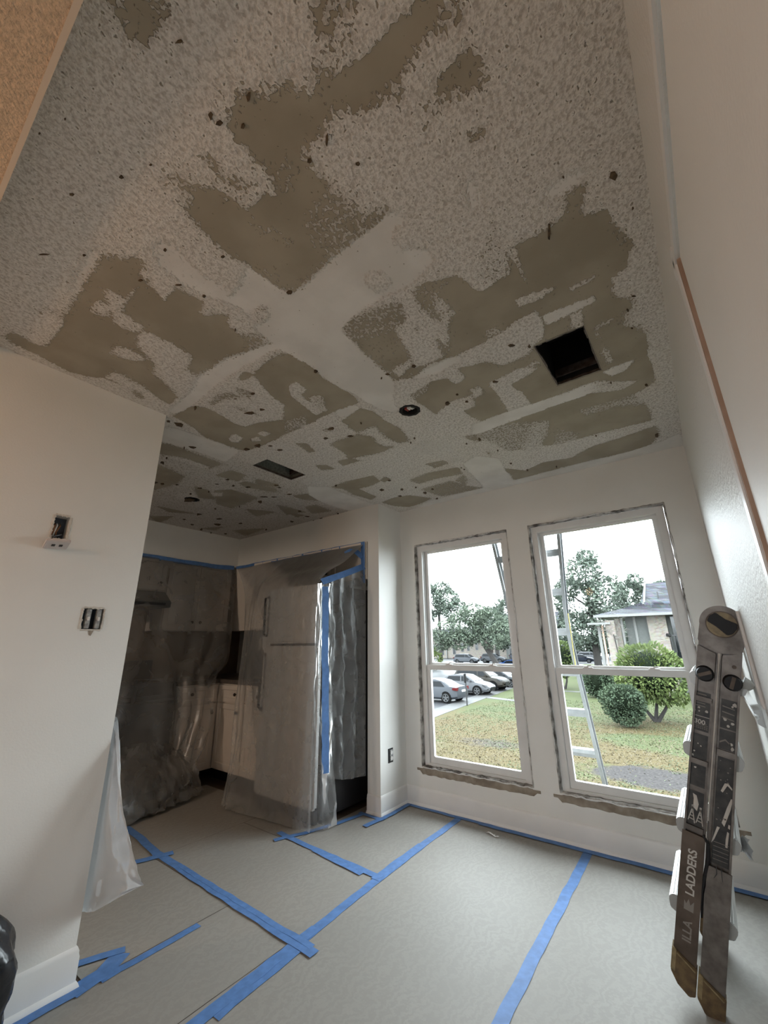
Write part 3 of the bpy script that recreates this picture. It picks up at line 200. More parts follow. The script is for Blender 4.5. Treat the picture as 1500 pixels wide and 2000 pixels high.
TEARS=[[1.535,-2.99,0.008,0.006,-0.004,0.002],[1.47,-2.881,0.006,0.005,-0.008,0.005],[1.47,-2.86,0.008,0.006,-0.007,0.005],[1.511,-2.82,0.004,0.004,-0.006,0.004],[1.571,-2.845,0.004,0.003,-0.01,0.007],[1.653,-2.673,0.003,0.002,-0.011,0.01],[1.584,-2.668,0.006,0.005,-0.006,0.006],[1.679,-2.585,0.006,0.004,-0.005,0.006],[1.244,-2.918,0.005,0.004,-0.007,0.003],[1.15,-2.952,0.004,0.004,-0.006,0.003],[0.991,-3.019,0.008,0.006,-0.005,0.002],[0.704,-3.005,0.012,0.009,-0.009,0.002],[0.8,-2.926,0.004,0.003,-0.005,0.002],[1.185,-3.09,0.002,0.002,-0.003,0.001],[1.099,-3.119,0.003,0.002,-0.004,0.001],[1.024,-2.775,0.005,0.004,-0.006,0.003],[1.149,-2.648,0.005,0.004,-0.007,0.005],[1.212,-2.416,0.009,0.007,-0.006,0.005],[0.842,-2.77,0.01,0.007,-0.006,0.002],[0.928,-2.679,0.01,0.008,-0.006,0.003],[0.95,-2.599,0.006,0.004,-0.008,0.005],[0.893,-2.429,0.006,0.005,-0.008,0.005],[2.217,-2.135,0.012,0.01,-0.002,0.012],[2.027,-2.074,0.006,0.005,-0.007,0.023],[2.106,-2.214,0.003,0.002,-0.001,0.006],[2.246,-1.999,0.006,0.005,-0.001,0.006],[0.953,-2.044,0.007,0.006,-0.012,0.011],[1.336,-1.79,0.007,0.006,-0.005,0.008],[1.205,-1.816,0.006,0.005,-0.01,0.013],[1.163,-1.809,0.004,0.004,-0.005,0.006],[1.746,-1.646,0.01,0.008,-0.005,0.012],[1.802,-1.59,0.005,0.004,-0.009,0.026],[1.588,-1.442,0.016,0.012,-0.005,0.012],[1.386,-1.458,0.007,0.005,-0.005,0.011],[1.305,-1.419,0.01,0.008,-0.008,0.015],[1.398,-1.37,0.008,0.006,-0.004,0.009],[2.173,-1.559,0.009,0.008,-0.001,0.009],[2.2,-1.625,0.008,0.006,-0.001,0.007],[2.173,-1.438,0.004,0.002,-0.001,0.008],[2.036,-1.074,0.006,0.005,-0.002,0.01],[2.173,-0.939,0.007,0.006,-0.001,0.013],[1.861,-0.519,0.008,0.006,-0.003,0.019],[2.164,-0.277,0.013,0.01,-0.003,0.032],[0.81,-1.546,0.003,0.003,-0.006,0.007],[0.636,-1.608,0.019,0.015,-0.011,0.011],[0.518,-1.547,0.013,0.01,-0.011,0.012],[0.658,-1.469,0.012,0.01,-0.011,0.012],[0.955,-1.198,0.009,0.007,-0.009,0.014],[0.901,-1.163,0.007,0.007,-0.008,0.012],[0.402,-2.011,0.033,0.026,-0.014,0.009],[0.485,-1.992,0.013,0.01,-0.011,0.008],[0.573,-2.112,0.009,0.007,-0.008,0.006],[0.462,-2.141,0.006,0.005,-0.008,0.005],[0.218,-2.223,0.006,0.005,-0.019,0.011],[-0.015,-2.186,0.03,0.024,-0.028,0.015],[-0.031,-2.243,0.016,0.013,-0.011,0.006],[-0.237,-1.99,0.017,0.015,-0.032,0.017],[-0.285,-2.019,0.007,0.006,-0.014,0.008],[0.004,-1.759,0.018,0.014,-0.029,0.02],[0.106,-1.743,0.018,0.014,-0.018,0.013],[0.167,-1.694,0.016,0.012,-0.011,0.009],[0.172,-1.615,0.013,0.01,-0.018,0.014],[-1.225,-1.475,0.034,0.028,-0.059,0.031],[-0.795,-1.052,0.021,0.017,-0.041,0.03],[-1.048,-1.091,0.009,0.007,-0.026,0.018],[-1.549,-0.994,0.024,0.02,-0.033,0.02],[-2.105,-0.746,0.009,0.007,-0.063,0.038],[-2.061,-0.882,0.013,0.01,-0.061,0.034],[-0.5,-0.353,0.01,0.008,-0.029,0.031],[0.24,-0.61,0.016,0.013,-0.015,0.019],[0.276,-0.387,0.018,0.014,-0.015,0.022],[0.484,-0.317,0.014,0.011,-0.014,0.022],[0.495,-0.479,0.01,0.008,-0.009,0.015],[0.972,-0.6,0.006,0.005,-0.006,0.013],[0.977,-0.56,0.007,0.006,-0.007,0.013],[1.175,-0.925,0.005,0.004,-0.007,0.013],[1.266,-0.924,0.012,0.009,-0.008,0.02],[1.295,-0.706,0.006,0.004,-0.006,0.015],[1.289,-0.448,0.009,0.007,-0.008,0.021],[1.341,-0.254,0.008,0.006,-0.01,0.029],[1.529,-0.175,0.006,0.005,-0.005,0.02],[-1.04,-1.854,0.018,0.015,-0.033,0.016],[-1.027,-1.801,0.012,0.01,-0.022,0.011],[-0.954,-1.728,0.009,0.008,-0.022,0.012],[-0.881,-1.567,0.014,0.012,-0.022,0.013],[-1.071,-1.55,0.014,0.01,-0.023,0.013],[-0.907,-1.48,0.014,0.01,-0.022,0.013],[-0.698,-1.534,0.01,0.008,-0.015,0.009],[-0.547,-1.536,0.012,0.01,-0.014,0.009],[-0.525,-2.014,0.014,0.011,-0.016,0.008],[-0.621,-1.995,0.019,0.016,-0.022,0.01],[-0.63,-1.436,0.011,0.009,-0.015,0.01],[-0.567,-1.341,0.013,0.01,-0.015,0.01],[-0.352,-1.225,0.013,0.01,-0.013,0.011],[-0.378,-1.173,0.01,0.008,-0.014,0.012],[-0.439,-1.019,0.017,0.013,-0.019,0.016],[-0.659,-1.116,0.02,0.017,-0.027,0.02],[-0.591,-1.061,0.021,0.017,-0.021,0.017],[-1.276,-1.2,0.011,0.009,-0.021,0.013],[-1.557,-1.203,0.023,0.019,-0.031,0.018],[-1.743,-0.886,0.028,0.024,-0.036,0.022],[-2.023,-0.617,0.018,0.015,-0.031,0.02],[-1.948,-1.056,0.016,0.014,-0.038,0.021],[-1.829,-1.202,0.015,0.013,-0.026,0.014],[-2.148,-1.118,0.016,0.014,-0.03,0.015],[-1.524,-0.755,0.02,0.017,-0.025,0.018],[-1.52,-0.43,0.013,0.01,-0.026,0.02],[-0.728,-0.647,0.013,0.01,-0.018,0.016],[-0.795,-0.486,0.019,0.016,-0.027,0.024],[-0.736,-0.345,0.018,0.015,-0.026,0.026],[-1.053,-0.463,0.012,0.01,-0.029,0.025],[-0.867,-0.334,0.016,0.013,-0.021,0.019],[0.01,-0.917,0.008,0.007,-0.012,0.012],[0.38,-0.512,0.015,0.012,-0.014,0.02],[0.579,-0.35,0.009,0.007,-0.009,0.016],[0.489,-0.128,0.009,0.008,-0.01,0.018],[0.411,-0.734,0.01,0.008,-0.009,0.013]]
# ------------------------------------------------------------------ setting
H = 2.44; W = 2.29; YC = -0.3475; XL = 0.023; YL = -2.284
def panel(name, P3, a, b, u0, u1, v0, v1, holes, mt, kind='structure', parent=None):
    us = sorted(set([u0, u1]+[x for h in holes for x in h[:2]])); vs = sorted(set([v0, v1]+[x for h in holes for x in h[2:]]))
    solid = lambda i, j: 0 <= i < len(us)-1 and 0 <= j < len(vs)-1 and not any(h[0]-1e-6 <= us[i] and us[i+1] <= h[1]+1e-6 and h[2]-1e-6 <= vs[j] and vs[j+1] <= h[3]+1e-6 for h in holes)
    mb = MB(); idx = {}
    def vid(i, j, s):
        k = (i, j, s)
        if k not in idx: idx[k] = len(mb.v); mb.v.append(tuple(P3(us[i], vs[j], a if s == 0 else b)))
        return idx[k]
    def F(*q): mb.f.append(q); mb.m.append(0)
    for i in range(len(us)-1):
        for j in range(len(vs)-1):
            if not solid(i, j): continue
            F(vid(i, j, 0), vid(i+1, j, 0), vid(i+1, j+1, 0), vid(i, j+1, 0)); F(vid(i, j, 1), vid(i, j+1, 1), vid(i+1, j+1, 1), vid(i+1, j, 1))
            for di, dj, p, q in ((-1, 0, (i, j), (i, j+1)), (1, 0, (i+1, j), (i+1, j+1)), (0, -1, (i, j), (i+1, j)), (0, 1, (i, j+1), (i+1, j+1))):
                if not solid(i+di, j+dj): F(vid(*p, 0), vid(*q, 0), vid(*q, 1), vid(*p, 1))
    return mb.build(name, mt, parent, kind=kind, recenter=False)
W1 = (0.153, 1.040, 0.275, 2.080); W2 = (1.213, 2.113, 0.275, 2.080)
panel('wall_back', XZ, 0.0, 0.13, -2.6, 3.0, -0.15, 2.6, [W1, W2], M['wall'])
DOOR = (-3.06, -2.165, -0.01, 2.045)
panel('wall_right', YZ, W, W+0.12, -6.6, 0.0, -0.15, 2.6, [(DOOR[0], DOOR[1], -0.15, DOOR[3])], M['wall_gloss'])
panel('wall_left', YZ, XL-0.115, XL, -6.6, YL, 0.0, H, [(-2.660, -2.606, 1.668, 1.768), (-2.484, -2.406, 1.294, 1.382)], M['wall'])
panel('wall_column', XY, 0.0, H, -0.126, 0.0, YC, 0.0, [], M['wall'])
panel('wall_header', XY, 2.10, H, -2.13, -0.126, YC, 0.0, [], M['wall'])
panel('wall_soffit', XY, 2.085, H, -2.6, -2.13, -3.0, 0.0, [], M['wall'])
panel('wall_kitchen', YZ, -2.60, -2.47, -3.0, 0.0, -0.15, 2.085, [], M['splash'])
panel('wall_kitchen_end', XZ, -3.1, -3.0, -2.6, XL-0.115, -0.15, 2.6, [(-1.75, -0.35, -0.15, 2.05)], M['wall'])
panel('wall_hall', YZ, -2.7, -2.6, -6.6, -3.0, -0.15, 2.6, [], M['wall'])
panel('wall_hall_rear', XZ, -6.6, -6.5, -2.7, -0.2, -0.15, 2.6, [], M['wall'])
panel('wall_rear', XZ, -6.6, -6.5, -0.2, 3.0, -0.15, 2.6, [(0.5, 1.4, 0.9, 2.0)], M['wall'])  # opening in the unseen rear wall is added to let in fill daylight
# lower hall ceiling above the photographer, with a smooth bead along its edge
hc = MB().box(-2.7, W, -6.5, -3.147, 2.36, 2.50).build('ceiling', M['halltex'], kind='structure', recenter=False)
hc.name = 'ceiling_hall'
M['bead'] = mat('smooth_ceiling_bead', (0.66, 0.55, 0.44), 0.8)  # peach tone carries the warm bulb light in the colour
MB().box(XL-0.1, W, -3.147, -3.136, 2.358, 2.50).build('trim_1', M['bead'], kind='structure', recenter=False)
# ---- ceiling: remains of popcorn texture, scraped paper, smooth joint compound
def ceiling_mat():
    m = bpy.data.materials.new('scraped_popcorn_ceiling'); m.use_nodes = True; t = m.node_tree; N = t.nodes; K = t.links; b = N['Principled BSDF']
    def nd(k, **kw):
        n = N.new(k)
        for a, v in kw.items(): setattr(n, a, v)
        return n
    def math_(op, a, b_=None, c=None):
        n = nd('ShaderNodeMath', operation=op)
        for i, x in enumerate((a, b_, c)):
            if x is None: continue
            if isinstance(x, (int, float)): n.inputs[i].default_value = x
            else: K.new(x, n.inputs[i])
        return n.outputs[0]
    def noise(sc, det, dist=0.0, vec=None):
        n = nd('ShaderNodeTexNoise'); n.inputs['Scale'].default_value = sc; n.inputs['Detail'].default_value = det; n.inputs['Distortion'].default_value = dist
        K.new(vec or tc.outputs['Object'], n.inputs['Vector']); return n.outputs['Fac']
    def step(x, a, b_):
        n = nd('ShaderNodeMapRange', interpolation_type='SMOOTHSTEP'); K.new(x, n.inputs[0]); n.inputs[1].default_value = a; n.inputs[2].default_value = b_; return n.outputs[0]
    def mixc(f, c1, c2):
        n = nd('ShaderNodeMix', data_type='RGBA'); K.new(f, n.inputs[0])
        for i, c in ((6, c1), (7, c2)):
            if isinstance(c, tuple): n.inputs[i].default_value = (*c, 1)
            else: K.new(c, n.inputs[i])
        return n.outputs[2]
    tc = nd('ShaderNodeTexCoord'); at = nd('ShaderNodeAttribute', attribute_name='mask'); sep = nd('ShaderNodeSeparateColor'); K.new(at.outputs['Color'], sep.inputs[0])
    mp = nd('ShaderNodeMapping'); mp.inputs['Rotation'].default_value = (0, 0, 0.45); mp.inputs['Scale'].default_value = (1.0, 0.72, 1); K.new(tc.outputs['Object'], mp.inputs['Vector'])
    streak = noise(96, 2.5, 0.35, mp.outputs[0]); mid = noise(34, 3); fine = noise(190, 2)
    rag = math_('ADD', math_('MULTIPLY', math_('SUBTRACT', streak, 0.5), 1.9), math_('MULTIPLY', math_('SUBTRACT', mid, 0.5), 0.35))
    bare = step(math_('ADD', sep.outputs[0], rag), 0.42, 0.56)
    smooth = step(math_('ADD', sep.outputs[1], math_('MULTIPLY', rag, 0.85)), 0.10, 0.62)
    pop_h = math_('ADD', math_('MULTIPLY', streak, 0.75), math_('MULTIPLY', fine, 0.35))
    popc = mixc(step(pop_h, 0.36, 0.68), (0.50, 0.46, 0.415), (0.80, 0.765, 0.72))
    smc = mixc(step(noise(6, 4), 0.35, 0.7), (0.68, 0.65, 0.61), (0.77, 0.74, 0.70))
    barec = mixc(step(noise(5, 4), 0.35, 0.7), (0.335, 0.295, 0.23), (0.405, 0.36, 0.285))
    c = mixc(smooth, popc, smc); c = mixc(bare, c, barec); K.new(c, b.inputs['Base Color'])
    b.inputs['Roughness'].default_value = 0.95; b.inputs['Specular IOR Level'].default_value = 0.15
    nb = math_('SUBTRACT', 1.0, bare); ns = math_('SUBTRACT', 1.0, math_('MULTIPLY', smooth, 0.93))
    hgt = math_('MULTIPLY', nb, math_('ADD', 0.25, math_('MULTIPLY', math_('MULTIPLY', pop_h, ns), 1.1)))
    bp_ = nd('ShaderNodeBump'); bp_.inputs['Strength'].default_value = 0.9; bp_.inputs['Distance'].default_value = 0.009; K.new(hgt, bp_.inputs['Height']); K.new(bp_.outputs[0], b.inputs['Normal'])
    return m
V1 = (1.817, 2.020, -1.575, -1.212); V2 = (-0.178, -0.012, -1.578, -1.222); JB = ((1.109, -1.484, 0.047), (-1.19, -1.47, 0.05))
def make_ceiling():
    st = 0.008
    xs = np.unique(np.round(np.concatenate([np.arange(-2.135, W+0.001, st), [W, V1[0], V1[1], V2[0], V2[1]]]), 4))
    ys = np.unique(np.round(np.concatenate([np.arange(-3.145, 0.001, st), [0.0, V1[2], V1[3], V2[2], V2[3]]]), 4))
    X, Y = np.meshgrid(xs, ys); nx, ny = len(xs), len(ys)
    bare = np.full(X.shape, 0.10); smooth = np.zeros(X.shape)
    bare[X < -0.15] = 0.30
    def inside(p):
        p = np.array(p); r = np.zeros(X.shape, bool); jx = np.roll(p[:, 0], -1); jy = np.roll(p[:, 1], -1)
        i0, i1 = np.searchsorted(ys, p[:, 1].min()), np.searchsorted(ys, p[:, 1].max())+1; k0, k1 = np.searchsorted(xs, p[:, 0].min()), np.searchsorted(xs, p[:, 0].max())+1
        xx, yy = X[i0:i1, k0:k1], Y[i0:i1, k0:k1]; q = np.zeros(xx.shape, bool)
        for a, b_, c, d in zip(p[:, 0], p[:, 1], jx, jy):
            if b_ == d: continue
            q ^= ((b_ > yy) != (d > yy)) & (xx < (c-a)*(yy-b_)/(d-b_)+a)
        r[i0:i1, k0:k1] = q; return r
    for c, d, p in CEIL:
        s = inside(p)
        if c == 'B': bare[s] = d; smooth[s] *= 0.3
        elif c == 'P': bare[s] = np.minimum(bare[s], max(0.02, 0.95-d)) if d > 0.9 else 0.9-d; smooth[s] = 0
        else: smooth[s] = d; bare[s] = 0.0
    def blur(a):
        a = np.pad(a, 1, 'edge'); return (a[:-2, 1:-1]+a[2:, 1:-1]+a[1:-1, :-2]+a[1:-1, 2:]+2*a[1:-1, 1:-1])/6
    soft = bare.copy()
    for _ in range(26): soft = blur(soft)
    lf = np.array([[fbm((x, y, 3), 3.1, 3) for x in xs[::8]] for y in ys[::8]]); lf = np.kron(lf, np.ones((8, 8)))[:ny, :nx]
    k_ = np.clip(0.42+0.9*lf, 0.0, 0.85); bare = bare*(1-k_)+soft*k_
    bare = blur(bare)
    for _ in range(6): smooth = blur(smooth)
    Z = np.full(X.shape, H)-0.0022*(1-np.clip(bare*1.3, 0, 1))*(1-0.6*smooth)-0.0012*np.random.rand(*X.shape)*(1-bare)*(1-smooth)
    vs = np.stack([X, Y, Z], -1).reshape(-1, 3)
    cx = (xs[:-1]+xs[1:])/2; cyy = (ys[:-1]+ys[1:])/2; CX, CY = np.meshgrid(cx, cyy)
    keep = np.ones(CX.shape, bool)
    for v in (V1, V2): keep &= ~((CX > v[0]) & (CX < v[1]) & (CY > v[2]) & (CY < v[3]))
    for x, y, r in JB: keep &= (CX-x)**2+(CY-y)**2 > r*r
    keep &= ~((CX < -0.126) & (CY > YC-0.0))
    J, I = np.nonzero(keep); a = J*nx+I
    loops = np.stack([a, a+nx, a+nx+1, a+1], -1).astype(np.int32)
    me = bpy.data.meshes.new('ceiling'); me.vertices.add(len(vs)); me.vertices.foreach_set('co', vs.astype(np.float32).ravel())
    me.loops.add(loops.size); me.loops.foreach_set('vertex_index', loops.ravel()); me.polygons.add(len(loops)); me.polygons.foreach_set('loop_start', np.arange(0, loops.size, 4, dtype=np.int32))
    me.update(calc_edges=True)
    at = me.color_attributes.new('mask', 'FLOAT_COLOR', 'POINT'); col = np.zeros((len(vs), 4), np.float32); col[:, 0] = bare.ravel(); col[:, 1] = smooth.ravel(); col[:, 3] = 1
    at.data.foreach_set('color', col.ravel()); me.polygons.foreach_set('use_smooth', np.ones(len(loops), bool)); me.materials.append(ceiling_mat())
    o = bpy.data.objects.new('ceiling', me); COL.objects.link(o); o['kind'] = 'structure'
    # torn gouges in the paper: curled dark flakes
    mb = MB()
    for x, y, ax, ay, bx, by in TEARS:
        n = random.randint(4, 6); pts = []; sk = random.uniform(0.45, 1.0); ax, ay, bx, by = (ax*sk, ay*sk, bx, by) if random.random() < 0.4 else (ax, ay, bx*sk, by*sk)
        for k in range(n):
            an = 2*PI*k/n; q = random.uniform(0.55, 1.35)
            pts.append(Vector((x+(ax*math.cos(an)+bx*math.sin(an))*q, y+(ay*math.cos(an)+by*math.sin(an))*q, H-0.0045-0.002*random.random())))
        top = [Vector((p.x, p.y, H+0.001)) for p in pts]
        mb.add(pts+top, [tuple(range(n))]+[(i, (i+1) % n, n+(i+1) % n, n+i) for i in range(n)])
    mb.build('torn_paper', M['torn'], o, kind='stuff')
    return o
ceil_o = make_ceiling()
ap = MB().box(-2.6, W+0.1, -3.14, 0.13, 2.72, 2.78).build('ceiling_deck', M['dark'], kind='structure', recenter=False)
# ---- baseboards (colonial board with a shoe moulding)
PROF = [(0, 0), (0.024, 0), (0.024, 0.008), (0.020, 0.018), (0.013, 0.024), (0.013, 0.098), (0.010, 0.108), (0.010, 0.116), (0.005, 0.127), (0, 0.130)]
def baseboard(name, pts, side):
    # pts: floor polyline, moulding grows to the left (+1) or right (-1) of travel, mitred
    mb = MB(); n = len(PROF); pts = [Vector((p[0], p[1], 0)) for p in pts]; rings = []
    for i, p in enumerate(pts):
        ds = [(pts[i]-pts[i-1]).normalized()] if i else []
        if i < len(pts)-1: ds.append((pts[i+1]-pts[i]).normalized())
        ns = [Vector((-d.y, d.x, 0))*side for d in ds]
        m = ns[0] if len(ns) == 1 else (ns[0]+ns[1])/(1+ns[0].dot(ns[1]))
        rings.append([p+m*a+Vector((0, 0, z)) for a, z in PROF])
    vs = [v for r in rings for v in r]
    fs = [(i*n+k, i*n+(k+1) % n, (i+1)*n+(k+1) % n, (i+1)*n+k) for i in range(len(pts)-1) for k in range(n)]+[tuple(range(n)), tuple(range((len(pts)-1)*n, len(pts)*n))]
    mb.add(vs, fs); return mb.build(name, M['trim'], kind='structure', smooth=True, recenter=False)
baseboard('baseboard_left', [(XL, -6.4), (XL, YL), (XL-0.115, YL)], -1)
baseboard('baseboard_column', [(-0.124, YC), (0.0, YC), (0.0, -0.002)], -1)
baseboard('baseboard_back', [(0.002, 0.0), (W-0.002, 0.0)], -1)
baseboard('baseboard_right', [(W, -0.002), (W, DOOR[1]+0.06)], -1)
# ---- floor and its paper sheets
def paper_mat():
    m = mat('kraft_floor_paper', (0.40, 0.375, 0.335), 0.62, spec=0.4, bump=0.08, bscale=200, bdist=0.001); t = m.node_tree; N = t.nodes; K = t.links; b = N['Principled BSDF']
    c = N.new('ShaderNodeTexCoord'); wv = N.new('ShaderNodeTexWave'); wv.inputs['Scale'].default_value = 7.0; wv.inputs['Distortion'].default_value = 22; wv.inputs['Detail'].default_value = 5; wv.inputs['Detail Scale'].default_value = 0.9; wv.inputs['Detail Roughness'].default_value = 0.7
    n = N.new('ShaderNodeTexNoise'); n.inputs['Scale'].default_value = 3.2; n.inputs['Detail'].default_value = 6; n3 = N.new('ShaderNodeTexNoise'); n3.inputs['Scale'].default_value = 260; n3.inputs['Detail'].default_value = 2
    g = N.new('ShaderNodeNewGeometry')
    for x in (wv, n, n3): K.new(g.outputs['Position'], x.inputs['Vector'])
    a = N.new('ShaderNodeMath'); a.operation = 'MULTIPLY'; K.new(wv.outputs['Fac'], a.inputs[0]); K.new(n.outputs['Fac'], a.inputs[1])
    a2 = N.new('ShaderNodeMath'); a2.operation = 'MULTIPLY_ADD'; K.new(n3.outputs['Fac'], a2.inputs[0]); a2.inputs[1].default_value = 0.25; K.new(a.outputs[0], a2.inputs[2])
    r = N.new('ShaderNodeValToRGB'); r.color_ramp.elements[0].position = 0.15; r.color_ramp.elements[1].position = 0.75
    r.color_ramp.elements[0].color = (0.280, 0.268, 0.245, 1); r.color_ramp.elements[1].color = (0.312, 0.300, 0.275, 1)
    K.new(a2.outputs[0], r.inputs[0]); K.new(r.outputs[0], b.inputs['Base Color']); return m
M['paper'] = paper_mat(); M['subfloor'] = mat('old_floor', (0.09, 0.065, 0.05), 0.6, var=0.3, vscale=5)
panel('floor', XY, -0.12, 0.0, -2.6, 3.0, -6.6, 0.0, [], M['subfloor'])
def sheet(label, x0, x1, y0, y1, z=0.0008, mt='paper'):
    nx = max(2, int((x1-x0)/0.12)); ny = max(2, int((y1-y0)/0.12)); mb = MB()
    top = lambda u, v: Vector((x0+(x1-x0)*u, y0+(y1-y0)*v, z+0.0016+0.0012*fbm((x0+(x1-x0)*u, y0+(y1-y0)*v, z*900), 2.3)))
    mb.grid(nx, ny, top); o = mb.build('floor_paper', M[mt], smooth='all'); return tag(o, label, 'floor paper', 'floor protection paper')
sheet('grey floor paper sheet under the folding ladder along the right wall', 1.362, 2.262, -4.6, -0.026)
sheet('grey floor paper sheet in the middle between the two long window tapes', 0.50, 1.358, -4.6, -0.026)
sheet('small grey floor paper piece in the corner between column and back wall', -0.22, 0.498, -1.0, -0.374+0.35, 0.0004)
sheet('grey floor paper sheet in front of the wrapped refrigerator', -0.74, 0.499, -1.625, -1.003, 0.0006)
sheet('grey floor paper sheet beside the end of the left wall', 0.05, 0.497, -4.6, -1.628, 0.0008)
sheet('floor paper piece showing at the refrigerator foot', -0.739, -0.224, -0.999, -0.70, 0.0004)
sheet('dark floor paper sheet inside the kitchen', -1.75, -0.742, -2.9, -0.70, 0.0006)
sheet('floor paper strip in the kitchen behind the left wall end', -0.739, 0.047, -2.24, -1.628, 0.0010)
# ---- blue tape
def strip(label, pts, wd=0.048, z=0.0042, ragged=0.003, group='blue tape on the floor paper', up=(0, 0, 1)):
    """ribbon of tape along a polyline lying on a surface with normal up"""
    up = Vector(up); pts = [Vector(p) for p in pts]; dense = []
    for a, b in zip(pts, pts[1:]):
        n = max(1, int((b-a).length/0.06)); dense += [a+(b-a)*(i/n) for i in range(n)]
    dense.append(pts[-1]); mb = MB(); L = []; R = []
    for i, p in enumerate(dense):
        d = (dense[min(i+1, len(dense)-1)]-dense[max(i-1, 0)]).normalized(); s = d.cross(up).normalized(); k = wd/2
        j = random.uniform(-ragged, ragged)
        off = up*(0.0006*math.sin(i*1.7)); L.append(p+s*(k+j)+off); R.append(p-s*(k-j)+off)
    n = len(dense); th = up*0.0007
    vs = L+R+[v-th for v in L]+[v-th for v in R]
    fs = [(i, i+1, n+i+1, n+i) for i in range(n-1)]+[(2*n+i, 3*n+i, 3*n+i+1, 2*n+i+1) for i in range(n-1)]+[(i, 2*n+i, 2*n+i+1, i+1) for i in range(n-1)]+[(n+i, n+i+1, 3*n+i+1, 3*n+i) for i in range(n-1)]+[(0, n, 3*n, 2*n), (n-1, 3*n-1, 4*n-1, 2*n-1)]
    mb.add(vs, fs); o = mb.build('masking_tape', M['tape']); return tag(o, label, 'tape', group)
fz = 0.0046
def ft(label, pts, wd=0.048, z=fz, **k): return strip(label, [(p[0], p[1], z) for p in pts], wd, **k)
ft('long blue floor tape on the right, from the back baseboard toward the viewer', [(1.352, -0.03), (1.362, -0.8), (1.382, -1.9)], 0.05)
ft('long blue floor tape in the middle, far piece from back baseboard past the cross joint', [(0.487, -0.05), (0.492, -0.6), (0.502, -1.03), (0.53, -1.60)], 0.05, fz+0.0006)
ft('wider overlapping blue tape piece on the middle seam near the cross joint', [(0.486, -0.55), (0.494, -1.04)], 0.056, fz+0.0015)
ft('long blue floor tape in the middle, near piece running out of the frame', [(0.52, -1.50), (0.545, -2.0), (0.565, -2.6)], 0.052, fz+0.0012)
ft('second blue tape doubled beside the near middle seam', [(0.557, -1.62), (0.578, -2.03)], 0.045, fz+0.0006)
ft('blue cross tape from refrigerator foot to the middle seam', [(-0.40, -0.965), (-0.1, -0.985), (0.51, -1.005)], 0.042, fz+0.0018)
ft('short blue tape doubled along the cross tape by the middle seam', [(-0.02, -1.0), (0.40, -1.035)], 0.04, fz+0.0024)
ft('blue cross tape across the middle of the floor from kitchen to middle seam', [(-0.78, -1.59), (-0.2, -1.605), (0.64, -1.622)], 0.05, fz+0.0024)
ft('thin second blue tape along the middle cross seam', [(-0.5, -1.585), (0.6, -1.60)], 0.03, fz+0.003)
ft('blue tape from the kitchen crossing behind the left wall end', [(-1.35, -1.54), (-1.05, -1.56), (-0.74, -1.60)], 0.05, fz+0.003)
ft('blue tape stub at kitchen seam joint reaching back toward the wall end', [(-0.70, -1.53), (-0.80, -1.80)], 0.05, fz+0.0036)
ft('lone blue tape near the left wall end pointing into the room', [(0.075, -2.20), (0.073, -1.80)], 0.036, fz+0.0012)
ft('wide blue tape patch wrapped round the left baseboard corner', [(0.06, -2.29), (0.04, -2.17), (-0.02, -2.09)], 0.075, fz+0.0018)
ft('blue tape along the foot of the left baseboard', [(0.068, -2.9), (0.066, -2.5), (0.066, -2.22)], 0.04, fz+0.0024)
ft('short blue tape stub behind the left wall end', [(-0.10, -2.235), (-0.03, -2.07)], 0.04, fz+0.003)
ft('blue tape along the foot of the back baseboard, left half', [(0.03, -0.045), (0.7, -0.042)], 0.038, fz+0.0018)
ft('blue tape along the foot of the back baseboard, right half', [(0.65, -0.052), (1.4, -0.05), (2.25, -0.044)], 0.046, fz+0.003)
ft('blue tape along the column baseboard beside the outlet', [(0.045, -0.40), (0.045, -0.03)], 0.038, fz+0.0036)
ft('blue tape in front of the column foot', [(-0.17, -0.392), (0.06, -0.398)], 0.036, fz+0.0024)
ft('blue tape tail sticking out from the column corner', [(0.045, -0.37), (0.02, -0.56)], 0.042, fz+0.0048)
ft('blue tape from column foot to refrigerator foot', [(-0.13, -0.40), (-0.17, -0.62), (-0.245, -0.87), (-0.33, -1.06)], 0.04, fz+0.0030)
# paper scrap on the floor near the back wall
sc_ = bpb = MB()
for k in range(3): sc_.grid(3, 1, lambda u, v, k=k: Vector((0.745+0.03*k+0.035*u, -0.165-0.012*k+0.014*v, 0.006+0.006*abs(math.sin(3*u+k)))))
tag(sc_.build('paper_scrap', M['white'], kind=None), 'tiny crumpled white scrap on the floor below the left window', 'scrap')
# ---- right wall trims: door with casing, chair rail, upright moulding
MB().box(W+0.004, W+0.039, DOOR[0]+0.003, DOOR[1]-0.018, 0.008, DOOR[3]-0.004).build('door_1', M['wall'], kind='structure', recenter=False, bevel=0.003)
MB().box(W-0.002, W+0.12, DOOR[1]-0.012, DOOR[1]+0.002, 0.0, DOOR[3]).build('trim_2', M['barewood'], kind='structure', recenter=False)
def casing(name, y0, y1, z0, z1, horiz=False):
    mb = MB(); pr = [(0, 0), (0.005, 0), (0.006, 0.012), (0.006, 0.030), (0.004, 0.045), (0.003, 0.058), (0, 0.060)]
    if not horiz: mb.prism(pr, lambda a, b, c: Vector((W-a, y0+b*(y1-y0)/0.06, c)), z0, z1)
    else: mb.prism(pr, lambda a, b, c: Vector((W-a, c, z0+b*(z1-z0)/0.06)), y0, y1)
    return mb.build(name, M['trim'], kind='structure', smooth=True, recenter=False)
casing('trim_3', DOOR[1]+0.006, DOOR[1]+0.062, 0.0, DOOR[3]+0.055)
casing('trim_4', DOOR[0]-0.05, DOOR[1]+0.062, DOOR[3]+0.002, DOOR[3]+0.055, True)
